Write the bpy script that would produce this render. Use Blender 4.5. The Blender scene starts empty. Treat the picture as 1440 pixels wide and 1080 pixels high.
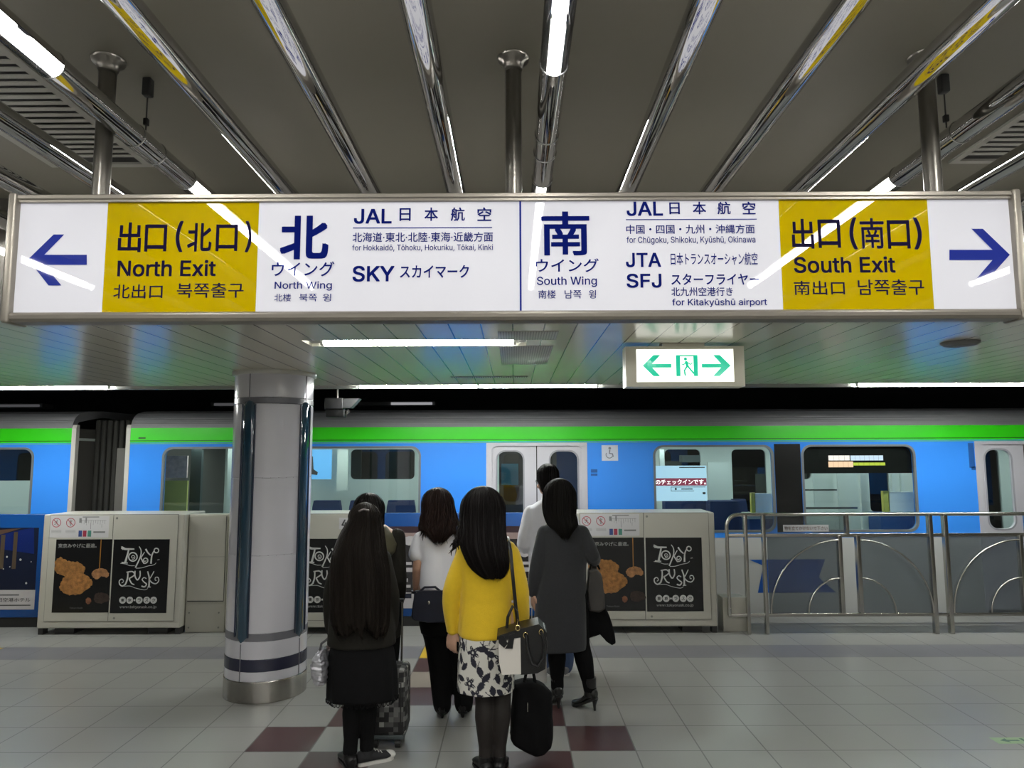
import bpy, bmesh, math, random
from mathutils import Vector, Matrix, noise

# ------------------------------------------------------------------ camera, world, exposure
SC = bpy.context.scene
COL = SC.collection
FPX = 985.0                                   # focal length in pixels of the 1440 wide frame
cam_data = bpy.data.cameras.new('camera')
cam_data.sensor_fit = 'HORIZONTAL'
cam_data.sensor_width = 36.0
cam_data.lens = FPX / 1440.0 * 36.0
cam_data.clip_start = 0.02
cam_data.clip_end = 200
cam = bpy.data.objects.new('camera', cam_data)
COL.objects.link(cam)
EYE = Vector((0, 0, 1.79))
CAMR = (Matrix.Rotation(0.0015, 4, 'Z') @ Matrix.Rotation(math.radians(90 + 5.97), 4, 'X')
        @ Matrix.Rotation(math.radians(-0.2), 4, 'Z'))
cam.matrix_world = Matrix.Translation(EYE) @ CAMR
SC.camera = cam

world = bpy.data.worlds.new('world')
SC.world = world
world.use_nodes = True
world.node_tree.nodes['Background'].inputs['Color'].default_value = (0.9, 0.95, 1.0, 1)
world.node_tree.nodes['Background'].inputs['Strength'].default_value = 0.02

SC.view_settings.view_transform = 'Standard'
SC.view_settings.look = 'None'
SC.view_settings.exposure = 0.0
SC.view_settings.gamma = 1.0
SC.view_settings.use_curve_mapping = False

LAMP_E = 100.0        # radiance of the tubes in the chrome lamp lines
EDGE_E = 215.0       # radiance of the lamps along the ceiling edge
CEIL_E = 70.0       # radiance of the fluorescent lamps on the low ceiling

# ------------------------------------------------------------------ helpers: rays and planes
def ray(px, py):
    return (CAMR.to_3x3() @ Vector(((px - 720) / FPX, (540 - py) / FPX, -1))).normalized()

def at_y(px, py, Y):
    d = ray(px, py); t = (Y - EYE.y) / d.y
    return EYE + d * t

def at_z(px, py, Z):
    d = ray(px, py); t = (Z - EYE.z) / d.z
    return EYE + d * t

def xat(px, py, Y): return at_y(px, py, Y).x
def zat(px, py, Y): return at_y(px, py, Y).z

class Plane:
    """a real flat face in the scene: origin, right and up directions"""
    def __init__(s, O, U=(1, 0, 0), V=(0, 0, 1)):
        s.O = Vector(O); s.U = Vector(U).normalized(); s.V = Vector(V).normalized(); s.N = s.U.cross(s.V)
    def px(s, px, py):
        d = ray(px, py)
        t = (s.O - EYE).dot(s.N) / d.dot(s.N)
        p = EYE + d * t - s.O
        return (p.dot(s.U), p.dot(s.V))
    def box(s, x0, y0, x1, y1):
        a, b, c, d = s.px(x0, y0), s.px(x1, y0), s.px(x1, y1), s.px(x0, y1)
        return ((a[0] + d[0]) / 2, (c[1] + d[1]) / 2, (b[0] + c[0]) / 2, (a[1] + b[1]) / 2)
    def pt(s, u, v, off=0.0):
        return s.O + s.U * u + s.V * v + s.N * off

# ------------------------------------------------------------------ helpers: materials
def nd(nt, typ, **kw):
    n = nt.nodes.new(typ)
    for k, v in kw.items(): setattr(n, k, v)
    return n

MATS = {}
def mat(name, color, rough=0.5, metal=0.0, spec=0.5, coat=0.0, noise_amt=0.0, noise_scale=8.0, bump=0.0,
        bump_scale=60.0, emit=None, emit_strength=0.0, stretch=None, sheen=0.0, aniso=0.0):
    if name in MATS: return MATS[name]
    m = bpy.data.materials.new(name); m.use_nodes = True
    nt = m.node_tree; b = nt.nodes['Principled BSDF']
    b.inputs['Base Color'].default_value = (*color, 1)
    b.inputs['Roughness'].default_value = rough
    b.inputs['Metallic'].default_value = metal
    b.inputs['Specular IOR Level'].default_value = spec
    b.inputs['Coat Weight'].default_value = coat
    b.inputs['Coat Roughness'].default_value = 0.04
    if sheen: b.inputs['Sheen Weight'].default_value = sheen
    if aniso: b.inputs['Anisotropic'].default_value = aniso
    tc = nd(nt, 'ShaderNodeTexCoord'); mp = nd(nt, 'ShaderNodeMapping')
    nt.links.new(tc.outputs['Object'], mp.inputs['Vector'])
    if stretch: mp.inputs['Scale'].default_value = stretch
    if noise_amt:
        n = nd(nt, 'ShaderNodeTexNoise'); n.inputs['Scale'].default_value = noise_scale
        n.inputs['Detail'].default_value = 5
        nt.links.new(mp.outputs['Vector'], n.inputs['Vector'])
        r = nd(nt, 'ShaderNodeMapRange')
        r.inputs['To Min'].default_value = 1 - noise_amt; r.inputs['To Max'].default_value = 1 + noise_amt
        nt.links.new(n.outputs['Fac'], r.inputs['Value'])
        mx = nd(nt, 'ShaderNodeMix', data_type='RGBA', blend_type='MULTIPLY')
        mx.inputs['Factor'].default_value = 1
        mx.inputs[6].default_value = (*color, 1)
        nt.links.new(r.outputs['Result'], mx.inputs[7])
        nt.links.new(mx.outputs[2], b.inputs['Base Color'])
    if bump:
        n2 = nd(nt, 'ShaderNodeTexNoise'); n2.inputs['Scale'].default_value = bump_scale
        n2.inputs['Detail'].default_value = 3
        nt.links.new(mp.outputs['Vector'], n2.inputs['Vector'])
        bp = nd(nt, 'ShaderNodeBump'); bp.inputs['Strength'].default_value = bump
        bp.inputs['Distance'].default_value = 0.01
        nt.links.new(n2.outputs['Fac'], bp.inputs['Height'])
        nt.links.new(bp.outputs['Normal'], b.inputs['Normal'])
    if emit:
        b.inputs['Emission Color'].default_value = (*emit, 1)
        b.inputs['Emission Strength'].default_value = emit_strength
    MATS[name] = m
    return m

def lamp_mat(name, color, strength):
    if name in MATS: return MATS[name]
    m = bpy.data.materials.new(name); m.use_nodes = True
    nt = m.node_tree; nt.nodes.clear()
    e = nd(nt, 'ShaderNodeEmission'); o = nd(nt, 'ShaderNodeOutputMaterial')
    e.inputs['Color'].default_value = (*color, 1); e.inputs['Strength'].default_value = strength
    nt.links.new(e.outputs['Emission'], o.inputs['Surface'])
    MATS[name] = m
    return m

def pane_mat(name, tint, gloss=0.08, rough=0.02, haze=0.0, haze_col=(0.5, 0.5, 0.5)):
    """thin flat glass: tinted see-through, mirror reflection growing at grazing angles, optional frosted share"""
    if name in MATS: return MATS[name]
    m = bpy.data.materials.new(name); m.use_nodes = True
    nt = m.node_tree; nt.nodes.clear()
    o = nd(nt, 'ShaderNodeOutputMaterial')
    t = nd(nt, 'ShaderNodeBsdfTransparent'); t.inputs['Color'].default_value = (*tint, 1)
    g = nd(nt, 'ShaderNodeBsdfGlossy'); g.inputs['Roughness'].default_value = rough
    fr = nd(nt, 'ShaderNodeLayerWeight'); fr.inputs['Blend'].default_value = 0.25
    mr = nd(nt, 'ShaderNodeMapRange'); mr.inputs['To Min'].default_value = gloss; mr.inputs['To Max'].default_value = 0.9
    nt.links.new(fr.outputs['Fresnel'], mr.inputs['Value'])
    mix = nd(nt, 'ShaderNodeMixShader')
    nt.links.new(mr.outputs['Result'], mix.inputs['Fac'])
    src = t
    if haze:
        d = nd(nt, 'ShaderNodeBsdfDiffuse'); d.inputs['Color'].default_value = (*haze_col, 1)
        m2 = nd(nt, 'ShaderNodeMixShader'); m2.inputs['Fac'].default_value = haze
        nt.links.new(t.outputs[0], m2.inputs[1]); nt.links.new(d.outputs[0], m2.inputs[2])
        src = m2
    nt.links.new(src.outputs[0], mix.inputs[1]); nt.links.new(g.outputs[0], mix.inputs[2])
    nt.links.new(mix.outputs[0], o.inputs['Surface'])
    MATS[name] = m
    return m

# ------------------------------------------------------------------ helpers: objects
WL = {}
def thing(name, label, cat, loc=(0, 0, 0), rz=0.0, group=None):
    o = bpy.data.objects.new(name, None); COL.objects.link(o)
    o.empty_display_size = 0.1
    o.location = loc; o.rotation_euler = (0, 0, rz)
    o['label'] = label; o['category'] = cat
    if group: o['group'] = group
    WL[o.name] = Vector(loc)
    return o

def tag(o, label, cat, group=None, kind=None):
    o['label'] = label; o['category'] = cat
    if group: o['group'] = group
    if kind: o['kind'] = kind
    return o

def structure(o):
    o['kind'] = 'structure'
    return o

def kids(o): return [c for c in bpy.data.objects if c.parent == o]

def dup(o, loc=None, label=None, parent=None, rz=None):
    """a copy of a thing with copies of its parts and sub-parts"""
    c = o.copy(); COL.objects.link(c)
    if parent is not None: c.parent = parent
    if loc is not None: c.location = loc
    if rz is not None: c.rotation_euler = (0, 0, rz)
    if label: c['label'] = label
    for k in kids(o): dup(k, parent=c)
    return c

class MB:
    def __init__(s): s.bm = bmesh.new(); s.mi = 0
    def faces(s, vs, fs, smooth=False):
        bv = [s.bm.verts.new(v) for v in vs]
        for f in fs:
            try:
                nf = s.bm.faces.new([bv[i] for i in f]); nf.material_index = s.mi; nf.smooth = smooth
            except ValueError: pass
        return bv
    def box(s, x0, y0, z0, x1, y1, z1, M=None):
        P = [Vector((x, y, z)) for z in (z0, z1) for y in (y0, y1) for x in (x0, x1)]
        if M is not None: P = [M @ p for p in P]
        s.faces(P, [(0, 2, 3, 1), (4, 5, 7, 6), (0, 1, 5, 4), (1, 3, 7, 5), (3, 2, 6, 7), (2, 0, 4, 6)])
    def rbox(s, x0, y0, z0, x1, y1, z1, r=0.01, M=None, seg=3):
        """box with rounded edges"""
        b = bmesh.new(); bmesh.ops.create_cube(b, size=1)
        for v in b.verts:
            v.co = Vector(((x0 + x1) / 2 + v.co.x * (x1 - x0), (y0 + y1) / 2 + v.co.y * (y1 - y0), (z0 + z1) / 2 + v.co.z * (z1 - z0)))
        bmesh.ops.bevel(b, geom=b.edges[:], offset=r, segments=seg, affect='EDGES', profile=0.5)
        s.add(b, M, smooth=True); b.free()
    def add(s, b, M=None, smooth=None):
        b.verts.ensure_lookup_table()
        mp = {}
        for v in b.verts: mp[v] = s.bm.verts.new(M @ v.co if M is not None else v.co)
        for f in b.faces:
            try:
                nf = s.bm.faces.new([mp[v] for v in f.verts]); nf.material_index = s.mi
                nf.smooth = f.smooth if smooth is None else smooth
            except ValueError: pass
    def add_mesh(s, me, M=None, smooth=None):
        b = bmesh.new(); b.from_mesh(me); s.add(b, M, smooth); b.free()
    def loft(s, rings, caps=True, smooth=True, closed=False):
        """rings: lists of equal length of points"""
        bv = [[s.bm.verts.new(p) for p in r] for r in rings]
        n = len(rings[0]); m = len(rings)
        for i in range(m if closed else m - 1):
            a, b = bv[i], bv[(i + 1) % m]
            for j in range(n):
                k = (j + 1) % n
                try:
                    f = s.bm.faces.new((a[j], a[k], b[k], b[j])); f.smooth = smooth; f.material_index = s.mi
                except ValueError: pass
        if caps and not closed:                      # end faces keep their own corners, so the sides shade straight
            for r, rev in ((bv[0], True), (bv[-1], False)):
                r = [s.bm.verts.new(v.co) for v in r]
                try:
                    f = s.bm.faces.new(list(reversed(r)) if rev else r); f.material_index = s.mi
                except ValueError: pass
        return bv
    def tube(s, pts, rad, n=12, caps=True, closed=False, flat=None):
        """round bar along points; rad a number or one per point; flat=(wx, wy) gives an elliptic section scale"""
        pts = [Vector(p) for p in pts]
        rs = rad if isinstance(rad, (list, tuple)) else [rad] * len(pts)
        rings = []; up = None; m = len(pts)
        for i, p in enumerate(pts):
            if closed: d = pts[(i + 1) % m] - pts[i - 1]
            else: d = pts[min(i + 1, m - 1)] - pts[max(i - 1, 0)]
            d.normalize()
            if up is None:
                up = Vector((0, 0, 1)) if abs(d.z) < 0.9 else Vector((0, 1, 0))
            side = d.cross(up)
            if side.length < 1e-6: side = d.orthogonal()
            side.normalize(); up = side.cross(d).normalized()
            fx, fy = flat if flat else (1, 1)
            rings.append([p + side * (math.cos(a) * rs[i] * fx) + up * (math.sin(a) * rs[i] * fy)
                          for a in (2 * math.pi * j / n for j in range(n))])
        return s.loft(rings, caps, True, closed)
    def cyl(s, p0, p1, r, n=24, r1=None):
        return s.tube([p0, p1], [r, r if r1 is None else r1], n)
    def sphere(s, c, r, n=16, sc=(1, 1, 1)):
        b = bmesh.new(); bmesh.ops.create_uvsphere(b, u_segments=n, v_segments=max(6, n // 2), radius=1)
        s.add(b, Matrix.Translation(Vector(c)) @ Matrix.Diagonal((r * sc[0], r * sc[1], r * sc[2], 1)), smooth=True); b.free()
    def lathe(s, prof, c=(0, 0, 0), n=48):
        c = Vector(c)
        rings = [[c + Vector((r * math.cos(2 * math.pi * j / n), r * math.sin(2 * math.pi * j / n), z)) for j in range(n)] for r, z in prof]
        return s.loft(rings)
    def prism(s, pts, depth):
        """closed outline of 3d points pushed by the vector depth"""
        pts = [Vector(p) for p in pts]; d = Vector(depth); n = len(pts)
        bv = s.faces(pts + [p + d for p in pts], [tuple(range(n)), tuple(reversed(range(n, 2 * n)))] +
                     [(i, i + n, (i + 1) % n + n, (i + 1) % n) for i in range(n)])
    # --- shapes lying on a plane
    def prect(s, P, u0, v0, u1, v1, off=0.001):
        s.faces([P.pt(u0, v0, off), P.pt(u1, v0, off), P.pt(u1, v1, off), P.pt(u0, v1, off)], [(0, 1, 2, 3)])
    def ppoly(s, P, uv, off=0.001):
        s.faces([P.pt(u, v, off) for u, v in uv], [tuple(range(len(uv)))])
    def pdisc(s, P, u, v, r, off=0.001, n=24, ri=0.0, ry=None):
        ry = r if ry is None else ry
        if ri <= 0:
            s.ppoly(P, [(u + r * math.cos(2 * math.pi * i / n), v + ry * math.sin(2 * math.pi * i / n)) for i in range(n)], off)
        else:
            o = [P.pt(u + r * math.cos(2 * math.pi * i / n), v + r * math.sin(2 * math.pi * i / n), off) for i in range(n)]
            k = [P.pt(u + ri * math.cos(2 * math.pi * i / n), v + ri * math.sin(2 * math.pi * i / n), off) for i in range(n)]
            s.faces(o + k, [(i, (i + 1) % n, n + (i + 1) % n, n + i) for i in range(n)])
    def pstroke(s, P, uv, w, off=0.001):
        """flat brush stroke; w a number or one width per point"""
        n = len(uv); ws = w if isinstance(w, (list, tuple)) else [w] * n
        L = []; R = []
        for i in range(n):
            a = Vector(uv[max(i - 1, 0)]); b = Vector(uv[min(i + 1, n - 1)])
            d = (b - a); d = d.normalized() if d.length > 1e-9 else Vector((1, 0))
            q = Vector((-d.y, d.x)) * ws[i] / 2
            L.append(P.pt(uv[i][0] + q.x, uv[i][1] + q.y, off)); R.append(P.pt(uv[i][0] - q.x, uv[i][1] - q.y, off))
        s.faces(R + L, [(i, i + 1, n + i + 1, n + i) for i in range(n - 1)])
    def ptext(s, P, text, u0, v0, u1, v1, off=0.002, weight=0.0, res=3):
        """lettering stretched to fill the box"""
        me = text_mesh(text, 0.0, res)
        xs = [v.co.x for v in me.vertices]; ys = [v.co.y for v in me.vertices]
        ax, bx, ay, by = min(xs), max(xs), min(ys), max(ys)
        w = max(weight, 0.0)
        sx = (u1 - u0) / max(bx - ax + 2 * w, 1e-6); sy = (v1 - v0) / max(by - ay + 2 * w, 1e-6)
        n = 0 if w <= 0 else (8 if w > 0.012 else 4)
        shifts = [(0, 0)] + [(w * math.cos(2 * math.pi * k / n), w * math.sin(2 * math.pi * k / n)) for k in range(n)]
        if w > 0.012: shifts += [(w * .98, w * .98), (-w * .98, w * .98), (w * .98, -w * .98), (-w * .98, -w * .98)]
        for dx, dy in shifts:
            vs = [P.pt(u0 + (v.co.x - ax + w + dx) * sx, v0 + (v.co.y - ay + w + dy) * sy, off) for v in me.vertices]
            s.faces(vs, [tuple(p.vertices) for p in me.polygons])
    def build(s, name, mats, parent=None, local=False, recalc=True, merge=False):
        if merge: bmesh.ops.remove_doubles(s.bm, verts=s.bm.verts[:], dist=1e-5)
        if recalc: bmesh.ops.recalc_face_normals(s.bm, faces=s.bm.faces[:])
        me = bpy.data.meshes.new(name)
        if parent is not None and not local:
            off = WL.get(parent.name, Vector((0, 0, 0)))
            for v in s.bm.verts: v.co -= off
        s.bm.to_mesh(me); s.bm.free()
        return link_mesh(name, me, mats, parent)

def link_mesh(name, me, mats, parent=None):
    if not isinstance(mats, (list, tuple)): mats = [mats]
    for m in mats: me.materials.append(m)
    o = bpy.data.objects.new(name, me); COL.objects.link(o)
    if parent is not None:
        o.parent = parent
        WL[o.name] = WL.get(parent.name, Vector((0, 0, 0)))
    else: WL[o.name] = Vector((0, 0, 0))
    return o

TXT = {}
try:                                     # Blender's own bundled interface face; the built-in one if it is not there
    FACE = bpy.data.fonts.load(bpy.utils.system_resource('DATAFILES', path='fonts') + '/Inter.woff2')
except Exception:
    FACE = None
def fill_outline(loops):
    """flat mesh data out of one outline and its holes"""
    c = bpy.data.curves.new('glyph', 'CURVE'); c.dimensions = '2D'; c.fill_mode = 'BOTH'
    for pts in loops:
        sp = c.splines.new('POLY'); sp.points.add(len(pts) - 1); sp.use_cyclic_u = True
        for q, p in zip(sp.points, pts): q.co = (p[0], p[1], 0, 1)
    o = bpy.data.objects.new('glyph', c); COL.objects.link(o)
    me = bpy.data.meshes.new_from_object(o.evaluated_get(bpy.context.evaluated_depsgraph_get()))
    bpy.data.objects.remove(o); bpy.data.curves.remove(c)
    vs = [v.co.copy() for v in me.vertices]; fs = [tuple(p.vertices) for p in me.polygons]
    bpy.data.meshes.remove(me)
    return vs, fs

def text_mesh(text, weight=0.0, res=3):
    key = (text, weight, res)
    if key in TXT: return TXT[key]
    c = bpy.data.curves.new('lettering', 'FONT'); c.body = text; c.resolution_u = res
    latin = FACE is not None and all(ord(ch) < 0x250 for ch in text)
    if latin: c.font = FACE
    o = bpy.data.objects.new('lettering', c); COL.objects.link(o)
    dg = bpy.context.evaluated_depsgraph_get()
    ev = o.evaluated_get(dg)
    if not latin:
        me = bpy.data.meshes.new_from_object(ev)
    else:                                    # strokes of this face overlap: fill every stroke on its own
        from mathutils.geometry import interpolate_bezier
        cu = ev.to_curve(dg, apply_modifiers=False)
        loops = []
        for sp in cu.splines:
            pts = []; bp = sp.bezier_points; n = len(bp)
            for i in range(n):
                a, b = bp[i], bp[(i + 1) % n]
                if (a.handle_right - a.co).length < 1e-6 and (b.handle_left - b.co).length < 1e-6: pts.append(a.co.copy())
                else: pts += interpolate_bezier(a.co, a.handle_right, b.handle_left, b.co, res + 2)[:-1]
            if len(pts) > 2: loops.append(pts)
        area = lambda P: sum(P[i - 1].x * P[i].y - P[i].x * P[i - 1].y for i in range(len(P)))
        big = max(loops, key=lambda P: abs(area(P))); sg = 1 if area(big) > 0 else -1
        outs = [P for P in loops if area(P) * sg > 0]; ins = [P for P in loops if area(P) * sg <= 0]
        def inside_of(p, P):
            r = False
            for i in range(len(P)):
                a, b = P[i - 1], P[i]
                if (a.y > p.y) != (b.y > p.y) and p.x < (b.x - a.x) * (p.y - a.y) / (b.y - a.y) + a.x: r = not r
            return r
        V = []; F = []
        for P in outs:
            vs, fs = fill_outline([P] + [h for h in ins if inside_of(h[0], P)])
            F += [tuple(k + len(V) for k in f) for f in fs]; V += vs
        me = bpy.data.meshes.new('lettering'); me.from_pydata([tuple(v) for v in V], [], F)
        ev.to_curve_clear()
    bpy.data.objects.remove(o); bpy.data.curves.remove(c)
    TXT[key] = me
    return me

def rrect(x0, z0, x1, z1, r, n=5):
    pts = []
    for cx, cz, a0 in ((x1 - r, z1 - r, 0), (x0 + r, z1 - r, 90), (x0 + r, z0 + r, 180), (x1 - r, z0 + r, 270)):
        for i in range(n + 1):
            a = math.radians(a0 + 90 * i / n); pts.append((cx + r * math.cos(a), cz + r * math.sin(a)))
    return pts

def plate(mb, outer, holes, thick, P):
    """flat sheet with real holes on plane P, its front face on the plane, thickness going back"""
    c = bpy.data.curves.new('sheet', 'CURVE'); c.dimensions = '2D'; c.fill_mode = 'BOTH'; c.extrude = thick / 2
    for pts in [outer] + list(holes):
        sp = c.splines.new('POLY'); sp.points.add(len(pts) - 1); sp.use_cyclic_u = True
        for q, (x, y) in zip(sp.points, pts): q.co = (x, y, 0, 1)
    o = bpy.data.objects.new('sheet', c); COL.objects.link(o)
    dg = bpy.context.evaluated_depsgraph_get()
    me = bpy.data.meshes.new_from_object(o.evaluated_get(dg))
    bpy.data.objects.remove(o); bpy.data.curves.remove(c)
    mb.faces([P.pt(v.co.x, v.co.y, v.co.z - thick / 2) for v in me.vertices], [tuple(p.vertices) for p in me.polygons])
    bpy.data.meshes.remove(me)

def fuse(mb, voxel, smooth=2, fold=None):
    """one continuous skin out of overlapping closed shapes"""
    bmesh.ops.remove_doubles(mb.bm, verts=mb.bm.verts[:], dist=1e-6)
    bmesh.ops.recalc_face_normals(mb.bm, faces=mb.bm.faces[:])
    me = bpy.data.meshes.new('skin'); mb.bm.to_mesh(me); mb.bm.free()
    o = bpy.data.objects.new('skin', me); COL.objects.link(o)
    r = o.modifiers.new('r', 'REMESH'); r.mode = 'VOXEL'; r.voxel_size = voxel; r.use_smooth_shade = True
    if smooth:
        sm = o.modifiers.new('s', 'SMOOTH'); sm.factor = 0.5; sm.iterations = smooth
    dg = bpy.context.evaluated_depsgraph_get()
    out = bpy.data.meshes.new_from_object(o.evaluated_get(dg))
    bpy.data.objects.remove(o); bpy.data.meshes.remove(me)
    if fold:
        amp, sx, sz = fold
        out.update()
        ns = [v.normal.copy() for v in out.vertices]
        for v, n in zip(out.vertices, ns):
            p = v.co
            v.co = p + n * amp * (noise.noise(Vector((p.x * sx, p.y * sx, p.z * sz))) + 0.5 * noise.noise(Vector((p.x * sx * 2.1, p.y * sx * 2.1, p.z * sz * 2.3 + 7))))
    for p in out.polygons: p.use_smooth = True
    return out
# ------------------------------------------------------------------ common materials
LAMP_C = (1.0, 0.985, 0.94)
M_lamp = lamp_mat('lamp glow', LAMP_C, LAMP_E)
M_clamp = lamp_mat('ceiling lamp glow', (0.97, 1.0, 0.96), CEIL_E)
M_elamp = lamp_mat('ceiling edge lamp glow', (0.97, 1.0, 0.96), EDGE_E)
M_chrome = mat("polished chrome", (0.62, 0.62, 0.62), 0.03, 1.0)
M_steel = mat('brushed steel', (0.52, 0.50, 0.46), 0.24, 1.0, noise_amt=0.06, noise_scale=20)
M_pole = mat('pole steel', (0.20, 0.19, 0.17), 0.3, 1.0)
M_alu = mat('sign aluminium', (0.24, 0.22, 0.19), 0.4, 0.7)
M_black = mat('black plastic', (0.012, 0.012, 0.012), 0.45)
M_dark = mat('dark metal', (0.05, 0.05, 0.05), 0.5, 0.3)
M_white = mat('white enamel', (0.68, 0.68, 0.64), 0.35)
M_clear = pane_mat('clear cover', (0.97, 0.97, 0.97), 0.04)
M_cream = mat('cream painted metal', (0.48, 0.465, 0.405), 0.38, noise_amt=0.03, noise_scale=4)

def floor_mat(name, color, rough=0.3, grout=(0.10, 0.10, 0.095), speck=0.05, cell=0.4, line=0.004, mott=0.06):
    m = mat(name, color, rough)
    nt = m.node_tree; b = nt.nodes['Principled BSDF']
    tc = nd(nt, 'ShaderNodeTexCoord'); sp = nd(nt, 'ShaderNodeSeparateXYZ')
    nt.links.new(tc.outputs['Object'], sp.inputs[0])
    def grid(sock, origin):
        a = nd(nt, 'ShaderNodeMath', operation='SUBTRACT'); a.inputs[1].default_value = origin
        p = nd(nt, 'ShaderNodeMath', operation='PINGPONG'); p.inputs[1].default_value = cell / 2
        nt.links.new(sock, a.inputs[0]); nt.links.new(a.outputs[0], p.inputs[0])
        return p.outputs[0]
    gx = grid(sp.outputs['X'], 0.744); gy = grid(sp.outputs['Y'], 6.5)
    mn = nd(nt, 'ShaderNodeMath', operation='MINIMUM')
    nt.links.new(gx, mn.inputs[0]); nt.links.new(gy, mn.inputs[1])
    lt = nd(nt, 'ShaderNodeMath', operation='LESS_THAN'); lt.inputs[1].default_value = line
    nt.links.new(mn.outputs[0], lt.inputs[0])
    n1 = nd(nt, 'ShaderNodeTexNoise'); n1.inputs['Scale'].default_value = 140; n1.inputs['Detail'].default_value = 2
    n2 = nd(nt, 'ShaderNodeTexNoise'); n2.inputs['Scale'].default_value = 1.3; n2.inputs['Detail'].default_value = 6
    for n in (n1, n2): nt.links.new(tc.outputs['Object'], n.inputs['Vector'])
    r1 = nd(nt, 'ShaderNodeMapRange'); r1.inputs['To Min'].default_value = 1 - speck; r1.inputs['To Max'].default_value = 1 + speck
    r2 = nd(nt, 'ShaderNodeMapRange'); r2.inputs['To Min'].default_value = 1 - mott; r2.inputs['To Max'].default_value = 1 + mott
    nt.links.new(n1.outputs['Fac'], r1.inputs['Value']); nt.links.new(n2.outputs['Fac'], r2.inputs['Value'])
    mu = nd(nt, 'ShaderNodeMath', operation='MULTIPLY')
    nt.links.new(r1.outputs[0], mu.inputs[0]); nt.links.new(r2.outputs[0], mu.inputs[1])
    vm = nd(nt, 'ShaderNodeMix', data_type='RGBA', blend_type='MULTIPLY'); vm.inputs['Factor'].default_value = 1
    vm.inputs[6].default_value = (*color, 1); nt.links.new(mu.outputs[0], vm.inputs[7])
    mx = nd(nt, 'ShaderNodeMix', data_type='RGBA')
    nt.links.new(lt.outputs[0], mx.inputs['Factor']); nt.links.new(vm.outputs[2], mx.inputs[6])
    mx.inputs[7].default_value = (*grout, 1)
    nt.links.new(mx.outputs[2], b.inputs['Base Color'])
    rr = nd(nt, 'ShaderNodeMapRange'); rr.inputs['To Min'].default_value = rough - 0.07; rr.inputs['To Max'].default_value = rough + 0.12
    nt.links.new(n2.outputs['Fac'], rr.inputs['Value']); nt.links.new(rr.outputs[0], b.inputs['Roughness'])
    return m

# ------------------------------------------------------------------ the shell of the station
ZC = 3.093           # upper ceiling
ZL = 2.47            # low ceiling over the platform edge
YF = 3.42            # where the low ceiling begins
YE = 6.92            # where it ends, short of the track
YP = 8.16            # platform edge

TX, TY, TS = 0.744, 6.5, 0.4
MAROON = {(-0.056, 4.1), (-1.256, 4.1), (0.344, 4.5), (-1.656, 4.5), (-1.256, 4.9), (-0.056, 4.9), (-0.856, 5.3), (-0.456, 5.3),
          (-0.856, 6.1), (-0.456, 6.1), (-0.856, 3.7), (-0.456, 3.7)}
MARBLE = {(-0.856, 5.7), (-0.456, 5.7)}
def build_floor():
    g = MB()
    for i in range(-33, 32):
        for j in range(-29, 5):
            x = TX + TS * i; y = TY + TS * j
            if y + TS > YP + 0.01: continue
            k = (round(x, 3), round(y, 1))
            mi = 0
            if k in MAROON: mi = 1
            elif k in MARBLE: mi = 4
            elif abs(y - 6.5) < 0.01: mi = 3 if (-0.9 < x < -0.1 or -7.5 < x < -5.05) else 2
            elif abs(y - 6.9) < 0.01 and -0.9 < x < -0.1:
                g.mi = 1; g.faces([(x, y, 0), (x + TS, y, 0), (x + TS, y + 0.24, 0), (x, y + 0.24, 0)], [(0, 1, 2, 3)])
                g.mi = 0; g.faces([(x, y + 0.24, 0), (x + TS, y + 0.24, 0), (x + TS, y + TS, 0), (x, y + TS, 0)], [(0, 1, 2, 3)])
                continue
            g.mi = mi
            g.faces([(x, y, 0), (x + TS, y, 0), (x + TS, y + TS, 0), (x, y + TS, 0)], [(0, 1, 2, 3)])
    g.mi = 5
    x0 = TX - TS * 33; x1 = TX + TS * 32; y1 = TY + TS * 4
    g.faces([(x0, y1, 0), (x1, y1, 0), (x1, YP, 0), (x0, YP, 0)], [(0, 1, 2, 3)])
    g.mi = 6
    g.faces([(x0, YP, 0), (x1, YP, 0), (x1, YP, -1.6), (x0, YP, -1.6)], [(0, 1, 2, 3)])
    mats = [floor_mat('floor light tile', (0.25, 0.25, 0.234)), floor_mat('floor maroon tile', (0.062, 0.03, 0.03)),
            floor_mat('floor grey tile', (0.165, 0.165, 0.178)), floor_mat('floor yellow tile', (0.50, 0.33, 0.015), line=0.006),
            floor_mat('floor beige stone', (0.26, 0.225, 0.185), mott=0.3), mat('platform edge stone', (0.42, 0.42, 0.40), 0.6, noise_amt=0.1),
            mat('platform side', (0.06, 0.06, 0.06), 0.8)]
    structure(g.build('floor', mats, recalc=False, merge=True))
build_floor()

def ceil_mats():
    m = mat('upper ceiling paint', (0.16, 0.149, 0.118), 0.55, noise_amt=0.05, noise_scale=3)
    l = mat('low ceiling boards', (0.62, 0.60, 0.51), 0.2, spec=0.28)
    nt = l.node_tree; b = nt.nodes['Principled BSDF']
    tc = nd(nt, 'ShaderNodeTexCoord'); sp = nd(nt, 'ShaderNodeSeparateXYZ'); nt.links.new(tc.outputs['Object'], sp.inputs[0])
    p = nd(nt, 'ShaderNodeMath', operation='PINGPONG'); p.inputs[1].default_value = 0.083
    nt.links.new(sp.outputs['X'], p.inputs[0])
    lt = nd(nt, 'ShaderNodeMath', operation='LESS_THAN'); lt.inputs[1].default_value = 0.0035
    nt.links.new(p.outputs[0], lt.inputs[0])
    mx = nd(nt, 'ShaderNodeMix', data_type='RGBA'); nt.links.new(lt.outputs[0], mx.inputs['Factor'])
    mx.inputs[6].default_value = (0.62, 0.60, 0.51, 1); mx.inputs[7].default_value = (0.03, 0.03, 0.03, 1)
    nt.links.new(mx.outputs[2], b.inputs['Base Color'])
    return m, l
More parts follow.
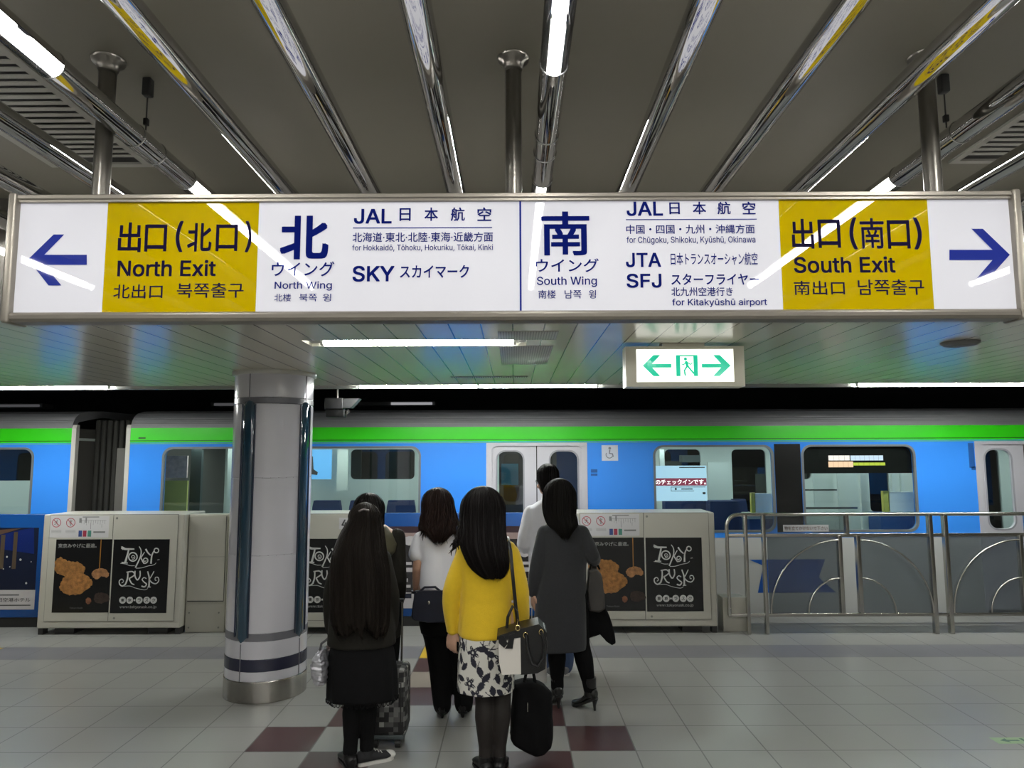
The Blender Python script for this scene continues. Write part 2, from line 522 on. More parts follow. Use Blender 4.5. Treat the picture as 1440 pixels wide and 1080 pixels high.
M_ceil, M_low = ceil_mats()
g = MB(); g.box(-12.4, -5, ZC, 13.5, YF + 0.05, ZC + 0.1); structure(g.build('ceiling', M_ceil))
SL0, SL1 = at_z(453, 486, ZL), at_z(724, 486, ZL)          # slot and open edge shaped to keep lamp glare off the boards
g = MB(); plate(g, [(-12.4, -6.58), (13.5, -6.58), (13.5, -YF), (-12.4, -YF)], [[(SL0.x - .07, -SL0.y - .03), (SL1.x + .07, -SL0.y - .03), (SL1.x + .07, -SL0.y + .19), (SL0.x - .07, -SL0.y + .19)]], .02, Plane((0, 0, ZL), (1, 0, 0), (0, -1, 0)))
structure(g.build('ceiling_platform', M_low))
g = MB(); g.box(-12.4, YF + .03, ZL + .09, 13.5, YE + .04, ZL + .13); structure(g.build('ceiling_bounce_slab', mat('bounce white', (0.6, 0.6, 0.57), 0.5)))  # added unseen slab above the lamps, white to bounce their light down
g = MB(); g.box(-12.4, YF - 0.02, ZL - 0.001, 13.5, YF + 0.02, ZC); structure(g.build('trim_1', mat('ceiling step panel', (0.10, 0.095, 0.085), 0.06, coat=1.0)))
g = MB(); g.box(-12.4, YE, ZL + 0.004, 13.5, YE + 0.05, ZL + 0.3); structure(g.build('trim_2', mat('ceiling edge metal', (0.30, 0.30, 0.28), 0.5)))
M_wall = mat('station wall tile', (0.42, 0.41, 0.38), 0.4, noise_amt=0.05)
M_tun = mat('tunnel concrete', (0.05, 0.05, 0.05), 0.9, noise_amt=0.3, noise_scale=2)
g = MB(); g.box(-12.4, -5.1, 0, 13.5, -5, ZC); structure(g.build('wall_back', M_wall))
g = MB(); g.box(-12.5, -5, 0, -12.4, YP, ZC + 0.1); structure(g.build('wall_left', M_wall))
g = MB(); g.box(13.5, -5, 0, 13.6, YP, ZC + 0.1); structure(g.build('wall_right', M_wall))
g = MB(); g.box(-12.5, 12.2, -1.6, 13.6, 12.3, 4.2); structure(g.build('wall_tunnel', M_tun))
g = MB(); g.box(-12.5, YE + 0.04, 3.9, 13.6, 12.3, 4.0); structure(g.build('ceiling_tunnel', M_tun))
g = MB(); g.box(-12.5, YP, -1.7, 13.6, 12.3, -1.6); structure(g.build('floor_track', M_tun))

# ------------------------------------------------------------------ chrome tubes and lamp lines under the upper ceiling
XT0, DX, ZT, RT = 0.115 - 4 * 0.342, 0.342, 1.79 + 1.065, 0.0385
Y0T, Y1T = -4.9, YF - 0.02
def ring_band(g, x, y, w, r, z=ZT):
    g.tube([(x, y - w / 2, z), (x, y + w / 2, z)], r, 28)
tube = thing('ceiling_tube', '', 'tube', (XT0 + DX * -1, 0, ZT))
g = MB(); g.tube([(0, Y0T, 0), (0, Y1T, 0)], RT, 32); g.build('pipe', M_chrome, tube, local=True)
for y in (0.55, -1.4, -3.6):
    g = MB(); g.box(-0.012, y - 0.02, RT - 0.004, 0.012, y + 0.02, ZC - ZT - 0.012)
    g.box(-0.03, y - 0.035, ZC - ZT - 0.014, 0.03, y + 0.035, ZC - ZT); g.build('bracket', M_dark, tube, local=True)
TUBES = {-5: 'plain chrome ceiling tube outside the outermost lamp tube on the left',
         -3: 'plain chrome ceiling tube third out from the left hung lamp tube', -2: 'plain chrome ceiling tube second out from the left hung lamp tube',
         -1: 'plain chrome ceiling tube running past the outer side of the left ceiling grille',
         1: 'plain chrome ceiling tube beside the left hung lamp tube, reflecting the yellow panel', 2: 'plain chrome ceiling tube midway between left hung lamp tube and centre lamp tube',
         3: 'plain chrome ceiling tube just left of the centre lamp tube', 5: 'plain chrome ceiling tube just right of the centre lamp tube',
         6: 'plain chrome ceiling tube midway between centre lamp tube and right hung lamp tube', 7: 'plain chrome ceiling tube crossing in front of the right sign pole',
         9: 'plain chrome ceiling tube running past the outer side of the right ceiling grille', 10: 'plain chrome ceiling tube second out from the right hung lamp tube'}
first = True
for k, lab in TUBES.items():
    if first: tube.location.x = XT0 + DX * k; tube['label'] = lab; first = False
    else: dup(tube, (XT0 + DX * k, 0, ZT), lab)
    
LAMPS = [(-4.75, -3.1), (-2.25, -0.80), (0.06, 1.80), (2.59, YF - 0.04)]
def lamp_line(x, label):
    t = thing('lamp_tube', label, 'lamp', (x, 0, ZT))
    # solid chrome between the lamps
    ys = [Y0T] + [v for ab in LAMPS for v in ab] + [Y1T]
    for i in range(0, len(ys), 2):
        if ys[i + 1] - ys[i] > 0.06:
            g = MB(); g.tube([(0, ys[i], 0), (0, ys[i + 1], 0)], RT, 32); g.build('pipe', M_chrome, t, local=True)
    for a, b in LAMPS:
        g = MB(); n = 18                                  # open chrome trough above the lamp
        for r, fl in ((RT, 0), (RT - 0.002, 1)):
            pr = [[Vector((r * math.cos(math.pi * j / n), y, r * math.sin(math.pi * j / n))) for j in range(n + 1)] for y in (a, b)]
            vs = pr[0] + pr[1]
            g.faces(vs, [(j, j + 1, n + 2 + j, n + 1 + j) for j in range(n)], True)
        tr = g.build('reflector', M_chrome, t, local=True, recalc=False)
        g = MB()
        g.tube([(0, a + 0.035, -0.006), (0, b - 0.035, -0.006)], 0.0165, 20)
        g.sphere((0, b - 0.035, -0.006), 0.0165, 16); g.sphere((0, a + 0.035, -0.006), 0.0165, 16)
        g.build('fluorescent_lamp', M_lamp, t, local=True)
        g = MB()
        pr = [[Vector((RT * math.cos(-math.pi * j / n), y, RT * math.sin(-math.pi * j / n))) for j in range(n + 1)] for y in (a, b)]
        g.faces(pr[0] + pr[1], [(j, j + 1, n + 2 + j, n + 1 + j) for j in range(n)], True)
        g.build('clear_cover', M_clear, t, local=True, recalc=False)
        for y in (a, b):
            g = MB(); pts = [(RT * math.cos(2 * math.pi * j / 32) * 1.02, y, RT * math.sin(2 * math.pi * j / 32) * 1.02) for j in range(32)]
            g.tube(pts, 0.0022, 8, closed=True); g.build('end_ring', M_chrome, t, local=True)
    for y in (2.22, 2.36):
        g = MB(); pts = [((RT + 0.001) * math.cos(2 * math.pi * j / 32), y, (RT + 0.001) * math.sin(2 * math.pi * j / 32)) for j in range(32)]
        g.tube(pts, 0.002, 8, closed=True); g.build('clamp_ring', M_chrome, t, local=True)
    return t
def hanger(t):
    g = MB(); h = ZC - ZT
    g.cyl((0, 2.29, RT), (0, 2.29, h - 0.07), 0.0025, 8); w = g.build('hanger_wire', M_dark, t, local=True)
    g = MB(); g.rbox(-0.015, 2.275, h - 0.065, 0.015, 2.305, h - 0.001, 0.005); g.build('ceiling_mount', M_black, t, local=True)
    g = MB(); g.rbox(-0.008, 2.282, RT + 0.03, 0.008, 2.298, RT + 0.055, 0.003); g.build('wire_grip', M_black, t, local=True)
for k, lab in ((-4, 'chrome lamp tube at the far left edge, its lit lamp showing beside the sign end'),
               (0, 'chrome lamp tube hung on a wire beside the left sign pole'),
               (4, 'chrome lamp tube with a bright lit lamp over the middle of the sign'),
               (8, 'chrome lamp tube hung on a wire beside the right sign pole'),
               (12, 'outermost chrome lamp tube at the far right beyond the grille')):
    t = lamp_line(XT0 + DX * k, lab)
    if k in (0, 8): hanger(t)
    else:
        for y in (0.12,):
            g = MB(); g.box(-0.008, y - 0.015, RT - 0.003, 0.008, y + 0.015, ZC - ZT - 0.001); g.build('bracket', M_dark, t, local=True)

# ------------------------------------------------------------------ louvred grilles in the upper ceiling
def grille(x0, x1, y0, y1, label):
    t = thing('ceiling_grille', label, 'vent', ((x0 + x1) / 2, (y0 + y1) / 2, ZC))
    P = Plane((0, 0, ZC - 0.012), (1, 0, 0), (0, -1, 0))
    g = MB(); plate(g, [(x0, -y1), (x1, -y1), (x1, -y0), (x0, -y0)], [[(x0 + .03, -y1 + .03), (x1 - .03, -y1 + .03), (x1 - .03, -y0 - .03), (x0 + .03, -y0 - .03)]], 0.011, P)
    g.build('frame', mat('grille paint', (0.30, 0.29, 0.26), 0.5), t)
    g = MB(); n = int((y1 - y0 - 0.09) / 0.045)
    for i in range(n):
        y = y0 + 0.055 + i * 0.045
        g.box(x0 + .03, y - .011, ZC - .012, x1 - .03, y + .011, ZC - .008)
    g.build('louvres', mat('grille paint', (0.30, 0.29, 0.26), 0.5), t)
    g = MB(); g.box(x0 + .03, y0 + .03, ZC - .0015, x1 - .03, y1 - .03, ZC - .0008); g.build('backing', M_black, t)
grille(-2.05, -1.60, 1.3, 3.0, 'louvred ceiling grille beside the lamp tube at the upper left')
grille(1.94, 2.34, 1.9, 3.0, 'louvred ceiling grille beside the lamp tube at the upper right')

# ------------------------------------------------------------------ lamps and fittings of the low ceiling
def strip_lamp(x0, x1, y, label, n=1, zc=ZL):
    t = thing('fluorescent_lamp', label, 'lamp', ((x0 + x1) / 2, y, zc))
    L = (x1 - x0) / n
    g = MB(); g.rbox(x0 - 0.06, y - 0.02, zc + 0.045, x1 + 0.06, y + 0.02, zc + 0.089, 0.003); g.build('batten', mat('batten grey', (0.35, 0.35, 0.33), 0.5), t)
    for i in range(n):
        a = x0 + L * i + 0.01; b = x0 + L * (i + 1) - 0.01
        g = MB(); g.tube([(a, y, zc + 0.018), (b, y, zc + 0.018)], 0.0155, 16); tb = g.build('lit_tube', M_elamp if y > 6 else M_clamp, t)
        for e, d in ((a, -1), (b, 1)):
            g = MB(); g.rbox(min(e, e + d * .02), y - .014, zc + .001, max(e, e + d * .02), y + .014, zc + .05, .003); g.build('socket', M_white, t)
p0, p1 = SL0, SL1
strip_lamp(p0.x, p1.x, p0.y, 'short lit fluorescent lamp on the low ceiling, under the middle of the sign')
YLA = 6.87
strip_lamp(xat(505, 541, YLA), xat(840, 541, YLA), YLA, 'long lit fluorescent lamp at the ceiling edge, above the waiting people', 2)
strip_lamp(xat(505, 541, YLA) - 4.75, xat(153, 545, YLA), YLA, 'lit fluorescent lamp at the ceiling edge, left of the round pillar', 2)
strip_lamp(xat(1205, 538, YLA), xat(1205, 538, YLA) + 2.4, YLA, 'lit fluorescent lamp at the ceiling edge, right of the green exit sign', 2)
p0, p1 = at_z(634, 530, ZL), at_z(742, 530, ZL)
t = thing('ceiling_vent', 'thin slotted air vent strip in front of the long ceiling edge lamp', 'vent', ((p0.x + p1.x) / 2, p0.y, ZL))
g = MB(); g.box(p0.x, p0.y - .045, ZL - .004, p1.x, p0.y + .045, ZL - .001); g.build('frame', mat('vent strip', (0.42, 0.42, 0.38), 0.5), t)
g = MB()
for i in range(34):
    x = p0.x + 0.01 + (p1.x - p0.x - 0.02) * i / 33
    g.box(x - .005, p0.y - .035, ZL - .0055, x + .005, p0.y + .035, ZL - .004)
g.build('slots', M_dark, t)
p = at_z(1350, 481, ZL)
t = thing('round_vent', 'small round grey air diffuser in the low ceiling at the right', 'vent', (p.x, p.y, ZL))
g = MB(); g.lathe([(0.105, 0), (0.105, -.006), (0.085, -.02), (0.06, -.012), (0.045, -.022), (0.001, -.022)], (p.x, p.y, ZL - .001)); g.build('diffuser', mat('diffuser paint', (0.16, 0.16, 0.15), 0.5), t)
p0, p1 = at_z(697, 462, ZL), at_z(757, 512, ZL)
def perforated():
    if 'perforated board' in MATS: return MATS['perforated board']
    m = mat('perforated board', (0.50, 0.50, 0.46), 0.35)
    nt = m.node_tree; b = nt.nodes['Principled BSDF']; tc = nd(nt, 'ShaderNodeTexCoord'); sp = nd(nt, 'ShaderNodeSeparateXYZ')
    nt.links.new(tc.outputs['Object'], sp.inputs[0])
    c = []
    for ax in 'XY':
        q = nd(nt, 'ShaderNodeMath', operation='PINGPONG'); q.inputs[1].default_value = 0.0075; nt.links.new(sp.outputs[ax], q.inputs[0])
        l = nd(nt, 'ShaderNodeMath', operation='LESS_THAN'); l.inputs[1].default_value = 0.0034; nt.links.new(q.outputs[0], l.inputs[0]); c.append(l.outputs[0])
    mu = nd(nt, 'ShaderNodeMath', operation='MULTIPLY'); nt.links.new(c[0], mu.inputs[0]); nt.links.new(c[1], mu.inputs[1])
    mx = nd(nt, 'ShaderNodeMix', data_type='RGBA'); nt.links.new(mu.outputs[0], mx.inputs['Factor'])
    mx.inputs[6].default_value = (0.50, 0.50, 0.46, 1); mx.inputs[7].default_value = (0.02, 0.02, 0.02, 1); nt.links.new(mx.outputs[2], b.inputs['Base Color'])
    return m
t = thing('perforated_panel', 'finely perforated metal board in the low ceiling behind the sign', 'panel', (.083, 4.1, ZL))
for a, b in ((3.75, SL0.y - .20), (SL0.y + .04, p1.y)):
    g = MB(); g.rbox(-0.083, a, ZL - .003, 0.249, b, ZL - .0005, .001); g.build('perforated_plate', perforated(), t)

# ------------------------------------------------------------------ lamps on the tunnel wall and the camera by the pillar
def tunnel_lamp(px0, px1, py, label, lit):
    Y = 11.9
    x0, x1, z = xat(px0, py, Y), xat(px1, py, Y), zat(px0, py, Y)
    t = thing('tunnel_lamp', label, 'lamp', ((x0 + x1) / 2, Y, z))
    g = MB(); g.rbox(x0, Y, z - .03, x1, Y + .3, z + .04, .01); g.build('housing', mat('tunnel lamp grey', (0.35, 0.35, 0.35), 0.5), t)
    g = MB(); a = x0 + (x1 - x0) * 0.05
    if lit: a = x0 + (x1 - x0) * 0.45
    g.tube([(a, Y - .02, z), (x1 - .05, Y - .02, z)], .022, 12); g.build('tube', lamp_mat('dim lamp lit' if lit else 'dim lamp', (0.9, 0.9, 0.95), 0.35 if lit else 0.07), t)
tunnel_lamp(500, 612, 568, 'dim strip lamp on the tunnel wall, behind the security camera', True)
tunnel_lamp(296, 420, 569, 'dim strip lamp on the tunnel wall, partly behind the round pillar', False)
tunnel_lamp(-60, 60, 571, 'dim strip lamp on the tunnel wall at the far left edge', False)

def cctv():
    Y = 7.05
    c = at_y(478, 568, Y); s = Y / 985.0
    t = thing('security_camera', 'grey security camera hanging from the ceiling edge right of the pillar', 'camera', (c.x, Y, c.z))
    g = MB(); g.rbox(c.x - 20 * s, Y - .06, c.z - 8 * s, c.x + 6 * s, Y + .06, c.z + 8 * s, .012); g.build('camera_body', mat('camera grey', (0.045, 0.045, 0.047), 0.4), t)
    g = MB(); z0, z1 = c.z - 6 * s, c.z + 7 * s
    out = [(c.x + 5 * s, z0), (c.x + 17 * s, z0), (c.x + 29 * s, z1), (c.x + 5 * s, z1)]
    g.prism([(x, Y - .055, z) for x, z in out], (0, .11, 0)); g.build('sun_hood', mat('camera hood', (0.07, 0.07, 0.072), 0.4), t)
    g = MB(); g.rbox(c.x - 18 * s, Y - .05, c.z - 19 * s, c.x + 8 * s, Y + .05, c.z - 8.2 * s, .01); g.build('junction_box', M_black, t)
    g = MB(); g.cyl((c.x - 4 * s, Y, c.z + 7 * s), (c.x - 4 * s, Y, ZL + .29), .012, 12); g.box(c.x - 4 * s - .04, YE + .03, ZL + .2, c.x - 4 * s + .04, Y + .03, ZL + .29); g.build('hanging_stem', M_pole, t)
    g = MB(); g.tube([(c.x + 9 * s, Y, c.z - 13 * s), (c.x + 13 * s, Y - .02, c.z - 10 * s)], .02, 16); g.build('lens', M_steel, t)
cctv()

# ------------------------------------------------------------------ round pillar
def pillar():
    cx, cy, R = -1.925, 5.63, 0.303
    t = thing('pillar', 'round white panelled pillar with blue glass strips and a steel base', 'pillar', (cx, cy, 0))
    zf = lambda py: zat(380, py, cy - R)
    M_cl = mat('pillar panel', (0.62, 0.61, 0.66), 0.13, coat=0.3)
    M_gb = mat('pillar grey band', (0.16, 0.16, 0.18), 0.25)
    M_nb = mat('pillar navy band', (0.028, 0.03, 0.055), 0.22)
    seg = [(0.0, zf(960), 'base_plate', None, 1.012), (zf(960), zf(946), 'panel', M_cl, 1.0), (zf(946), zf(928.5), 'navy_band', M_nb, 1.004),
           (zf(928.5), zf(903), 'panel', M_cl, 1.0), (zf(903), zf(892), 'grey_band', M_gb, 1.004), (zf(892), zf(782), 'panel', M_cl, 1.0),
           (zf(782), zf(672), 'panel', M_cl, 1.0), (zf(672), zf(567), 'panel', M_cl, 1.0), (zf(567), zf(558), 'grey_band', M_gb, 1.004),
           (zf(558), ZL, 'panel', M_cl, 1.0)]
    for z0, z1, nm, m, k in seg:
        g = MB(); r = R * k
        g.lathe([(r - .006, z0), (r - .006, z0 + .001), (r, z0 + .003), (r, z0 + .005), (r, z1 - .005), (r, z1 - .003), (r - .006, z1 - .001), (r - .006, z1)], (cx, cy, 0), 96)
        o = g.build(nm, m or mat('ribbed steel', (0.46, 0.44, 0.41), 0.22, 1.0, noise_amt=0.35, noise_scale=9, stretch=(1, 1, 0.02)), t)
    g = MB(); g.cyl((cx, cy, 0.002), (cx, cy, ZL - .002), R - .006, 64); g.build('core', M_dark, t)
    g = MB(); g.lathe([(R + .004, zf(525)), (R + .02, zf(524)), (R + .02, zf(517)), (R, zf(515.5)), (R, zf(515.5) - .001)], (cx, cy, 0), 96)
    g.build('capital_ring', mat('pillar ring', (0.55, 0.54, 0.50), 0.3), t)
    M_blue = mat('blue glass strip', (0.015, 0.05, 0.085), 0.05, coat=1.0)
    M_edge = mat('blue strip edge', (0.02, 0.03, 0.06), 0.3)
    for a in (-18, 70, 162, 250):
        th = math.radians(a - 90)                  # 0 = towards the photographer
        d = Vector((math.cos(th), math.sin(th), 0)); s = Vector((-d.y, d.x, 0))
        c = Vector((cx, cy, 0)) + d * (R - .012)
        w = .055
        zt, zb = zf(562), zf(897)
        rings = []
        for z, k in ((zb - .05, .04), (zb, 1), (zt - .05, 1), (zt - .015, .75), (zt, .1)):
            rings.append([c + s * (w * k * math.cos(q)) + d * (.028 * (0.3 + .7 * k) * math.sin(q)) + Vector((0, 0, z)) for q in (math.pi * j / 12 for j in range(13))])
        g = MB(); g.loft(rings); st = g.build('glass_strip', M_blue, t)
        for sd in (-1, 1):
            g = MB(); g.tube([c + s * (w + .004) * sd + Vector((0, 0, z)) + d * .012 for z in (zb, zt - .03)], .006, 8); g.build('edge_bead', M_edge, st)
        g = MB()
        q = Vector((cx, cy, 0)) + d * R
        for z0, z1 in ((zf(960), zb - .05), (zt, zf(525))):
            g.tube([q + Vector((0, 0, z0)), q + Vector((0, 0, z1))], .0045, 8)
        g.build('panel_joint', M_gb, t)
pillar()
# ------------------------------------------------------------------ the big hanging direction sign
YS = 2.15
NAVY = mat('sign navy lettering', (0.010, 0.016, 0.11), 0.03, spec=0.6, emit=(0.02, 0.045, 0.48), emit_strength=0.22)
INK = mat('sign dark lettering', (0.02, 0.016, 0.06), 0.03, spec=0.6, emit=(0.05, 0.04, 0.13), emit_strength=0.22)
SWH = mat('sign white panel', (0.36, 0.36, 0.38), 0.015, spec=0.6, emit=(0.90, 0.90, 1.0), emit_strength=0.30)
SYE = mat('sign yellow panel', (0.30, 0.215, 0.0), 0.015, spec=0.6, emit=(1.0, 0.78, 0.0), emit_strength=0.07)
def big_sign():
    P = Plane((0, YS, 0))
    u0, u1 = P.px(24, 362)[0], P.px(1424, 362)[0]
    v0, v1 = P.px(720, 438)[1], P.px(720, 283)[1]
    t = thing('direction_sign', 'long backlit white and yellow direction sign hanging from three steel poles', 'sign', ((u0 + u1) / 2, YS + .025, v0))
    zb, zt = P.px(720, 451)[1], P.px(720, 273)[1]
    D = 0.05
    g = MB(); g.box(u0 - .005, YS + .012, v0 - .01, u1 + .005, YS + D - .012, v1 + .01); g.build('light_box', M_alu, t)
    for y0, nm in ((YS, 'face_panel'), (YS + D, 'rear_panel')):
        g = MB(); g.box(u0, min(y0, y0 + (.012 if y0 == YS else -.012)), v0, u1, max(y0, y0 + (.012 if y0 == YS else -.012)), v1); fp = g.build(nm, SWH, t)
    # frame: rounded bottom rail, stepped top rail, end caps
    g = MB()
    prof = [(-.008, v0 + .001), (-.016, v0 - .004), (-.019, v0 - .010), (-.017, v0 - .020), (-.008, zb + .001), (.0, zb), (D, zb), (D + .012, zb + .003), (D + .016, v0 - .014), (D + .008, v0 + .001)]
    g.prism([(u0, YS + a, b) for a, b in prof], (u1 - u0, 0, 0)); g.build('bottom_rail', M_alu, t)
    g = MB()
    prof = [(-.012, v1 - .001), (-.012, v1 + .006), (-.018, v1 + .009), (-.018, zt - .004), (-.012, zt), (D + .012, zt), (D + .018, zt - .004), (D + .018, v1 + .008), (D + .012, v1 - .001)]
    g.prism([(u0, YS + a, b) for a, b in prof], (u1 - u0, 0, 0)); g.build('top_rail', M_alu, t)
    for x, d in ((u0, -1), (u1, 1)):
        g = MB(); a, b = sorted((x, x + d * .026)); g.rbox(a, YS - .024, zb - .004, b, YS + D + .022, zt + .004, .008); g.build('end_cap', M_alu, t)
    # yellow panels
    fields = []
    for b in ((148, 284, 362, 438), (1098, 284, 1308.5, 438)):
        x0, z0, x1, z1 = P.box(*b)
        g = MB(); g.box(x0, YS - .001, v0 + .0005, x1, YS + .001, v1 - .0005); fields.append(g.build('yellow_panel', SYE, t))
    # arrows
    def arrow(pts, nm='arrow'):
        g = MB(); g.ppoly(P, [P.px(*q) for q in pts], .0022); g.build(nm, NAVY, t)
    def ar(m):
        tip, s1, ys0, ys1, up0, up1, yu, lo0, lo1, yl, inx = m
        mid = (ys0 + ys1) / 2
        return [tip, (up0, yu), (up1, yu), (inx, ys0), (s1, ys0), (s1, ys1), (inx, ys1), (lo1, yl), (lo0, yl)]
    for poly in (ar(((40, 365), 122.7, 358.5, 372.7, 76, 91, 330, 69, 87, 401.7, 63)), ar(((1419.5, 358.5), 1334.5, 351.5, 366, 1381.5, 1365.4, 322, 1386.7, 1370, 395, 1395))):
        uv = [P.px(*q) for q in poly]
        tip, a, b, i0, s0, s1, i1, c, d = uv
        g = MB()
        for f in ((tip, a, b, i0), (i0, s0, s1, i1), (tip, i0, i1), (tip, i1, c, d)): g.ppoly(P, f, .0022)
        g.build('arrow', NAVY, t)
    def letters(nm, items, m):
        for s, b, w in items:
            g = MB(); g.ptext(P, s, *P.box(*b), off=.0022, weight=w, res=4); g.build('lettering', m, t)
    letters('lettering_north_exit', [('出', (166.7, 313, 199, 355), .016), ('口', (204, 316, 235, 354), .016), ('(', (247.5, 311, 258, 355), .010), ('北', (264, 314, 298, 354), .016),
            ('口', (304, 316, 334.5, 353.5), .016), (')', (345, 311, 354.5, 355), .010), ('North Exit', (165.7, 366, 304, 389), .013), ('北出口', (160, 400, 229, 420), .006), ('북쪽출구', (249, 398, 343, 419), .006)], INK)
    letters('lettering_south_exit', [('出', (1113, 308, 1144, 350), .016), ('口', (1150, 309, 1181.4, 349), .016), ('(', (1194, 306, 1205, 351), .010), ('南', (1209, 307, 1243, 350), .012),
            ('口', (1247.4, 310, 1279, 350), .016), (')', (1284, 306, 1295.7, 351), .010), ('South Exit', (1116, 361, 1258.5, 384), .013), ('南出口', (1116, 395, 1187.5, 415), .006), ('남쪽출구', (1206, 393, 1299, 415), .006)], INK)
    letters('lettering_north_wing', [('北', (394.3, 303.5, 462.4, 365), .026), ('ウイング', (382.4, 368, 470.3, 389), .012), ('North Wing', (386.4, 396, 467, 409), .010), ('北楼', (386, 413.3, 409.6, 424), .006),
            ('북쪽', (421, 413.3, 446, 424), .006), ('윙', (454, 413.3, 466, 424), .006)], NAVY)
    letters('lettering_south_wing', [('南', (761, 297.7, 829, 359.5), .016), ('ウイング', (753, 363.7, 842, 383), .012), ('South Wing', (755, 389, 839.3, 404), .010), ('南楼', (757, 408, 781.5, 420), .006),
            ('남쪽', (794, 408, 817.6, 420), .006), ('윙', (827.7, 408, 838, 420), .006)], NAVY)
    letters('lettering_north_airlines', [('JAL', (498, 294, 551, 315), .015), ('日', (562, 293, 577.7, 311), .014), ('本', (597, 292, 616, 311), .014), ('航', (634, 292, 653.7, 311), .014), ('空', (671.4, 292, 691, 311), .014),
            ('北海道·東北·北陸·東海·近畿方面', (496, 326.8, 693.3, 340.5), .010), ('for Hokkaidō, Tōhoku, Hokuriku, Tōkai, Kinki', (495.4, 344, 693.3, 354), .006),
            ('SKY', (496, 374, 554.8, 396.4), .015), ('スカイマーク', (562.7, 373, 659.5, 391), .014)], NAVY)
    letters('lettering_south_airlines', [('JAL', (881, 283.9, 932, 304), .015), ('日', (941, 285, 955.7, 301.7), .014), ('本', (974, 284, 992.6, 301.7), .014), ('航', (1008.5, 284, 1027, 301.7), .014), ('空', (1043.8, 284, 1062, 301.7), .014),
            ('中国・四国・九州・沖縄方面', (880.5, 316, 1061, 329), .010), ('for Chūgoku, Shikoku, Kyūshū, Okinawa', (881, 332.6, 1062, 344), .006),
            ('JTA', (880, 355.8, 929.3, 376), .015), ('日本トランスオーシャン航空', (943, 355.5, 1065, 373), .010), ('SFJ', (881, 385, 930, 405), .015), ('スターフライヤー', (943.8, 385, 1067, 400.7), .014),
            ('北九州空港行き', (943.8, 404, 1030, 416.5), .010), ('for Kitakyūshū airport', (945, 420, 1078.4, 432), .010)], NAVY)
    for b in ((496.4, 319.9, 692, 321.1), (880, 308.3, 1064, 309.4), (730.6, 283, 733.2, 438)):
        g = MB(); g.prect(P, *P.box(*b), off=.0022); g.build('dividing_line', NAVY, t)
    # poles
    for px in (147, 722.5, 1313):
        x = xat(px, 270, YS + .025) - (.012 if px < 200 else 0)
        g = MB(); g.cyl((x, YS + .025, zt), (x, YS + .025, ZC - .018), .0265, 24); po = g.build('pole', M_pole, t)
        g = MB(); g.lathe([(.052, 0), (.050, -.010), (.036, -.016), (.031, -.035), (.0275, -.05), (.0275, 0)], (x, YS + .025, ZC - .001), 32); g.build('ceiling_flange', M_pole, po)
big_sign()

# ------------------------------------------------------------------ green exit sign under the low ceiling
def exit_sign():
    Y = at_z(960, 486.5, ZL - .02).y
    P = Plane((0, Y, 0))
    x0, z0, x1, z1 = P.box(880, 487, 1047, 543.5)
    t = thing('exit_sign', 'backlit green and white emergency exit sign under the low ceiling', 'sign', ((x0 + x1) / 2, Y + .05, z0))
    M_box = mat('exit sign casing', (0.80, 0.77, 0.64), 0.4)
    a0, c0, a1, c1 = P.box(895, 491, 1032, 537)
    g = MB(); plate(g, [(x0, z0), (x1, z0), (x1, z1), (x0, z1)], [[(a0, c0), (a1, c0), (a1, c1), (a0, c1)]], .02, P); g.box(x0, Y + .02, z0, x1, Y + .12, z1); g.build('casing', M_box, t)
    g = MB(); b0, _, b1, _ = P.box(932, 487, 992, 490); g.box(b0, Y + .02, z1, b1, Y + .1, ZL - .001); g.build('ceiling_mount', M_box, t)
    g = MB(); g.prect(P, a0, c0, a1, c1, -.004); g.build('lit_panel', mat('exit lit white', (0.8, 0.8, 0.75), 0.08, emit=(1.0, 1.0, 0.90), emit_strength=1.35), t)
    M_g = mat('exit green', (0.0, 0.35, 0.2), 0.1, emit=(0.02, 0.75, 0.45), emit_strength=0.62)
    S = lambda x, y: P.px(875 + x / 8.0, 450 + y / 8.0)
    for sgn, xs in ((1, lambda x: x), (-1, lambda x: 1452 - x)):
        g = MB(); tip = S(xs(230), 512); a = S(xs(352), 393); b = S(xs(430), 393); i0 = S(xs(340), 492); i1 = S(xs(340), 535); c = S(xs(430), 632); d = S(xs(352), 632)
        g.ppoly(P, (tip, a, b, i0), -.002); g.ppoly(P, (tip, i0, i1), -.002); g.ppoly(P, (tip, i1, c, d), -.002)
        g.prect(P, *sorted_box(S(xs(338), 492), S(xs(555), 535)), off=-.0021)
        g.build('arrow', M_g, t)
    g = MB(); o0, o1 = S(610, 632), S(848, 393)
    i0, i1 = S(658, 632), S(800, 408)
    g.prect(P, o0[0], o0[1], i0[0], o1[1], -.002); g.prect(P, i1[0], o0[1], o1[0], o1[1], -.002); g.prect(P, i0[0], i1[1], i1[0], o1[1], -.002)
    g.build('door_symbol', M_g, t)
    g = MB()
    g.pdisc(P, *S(712, 438), .006 * 1.6, -.0018)
    st = lambda pts, w: g.pstroke(P, [S(*q) for q in pts], w, -.0018)
    st([(718, 462), (735, 520)], .016); st([(722, 470), (690, 505), (668, 492)], .007); st([(728, 472), (768, 500), (790, 480)], .007)
    st([(735, 515), (772, 560), (812, 605)], .010); st([(733, 515), (700, 570), (712, 628)], .010)
    g.build('running_figure', M_g, t)
def sorted_box(a, b): return (min(a[0], b[0]), min(a[1], b[1]), max(a[0], b[0]), max(a[1], b[1]))
exit_sign()
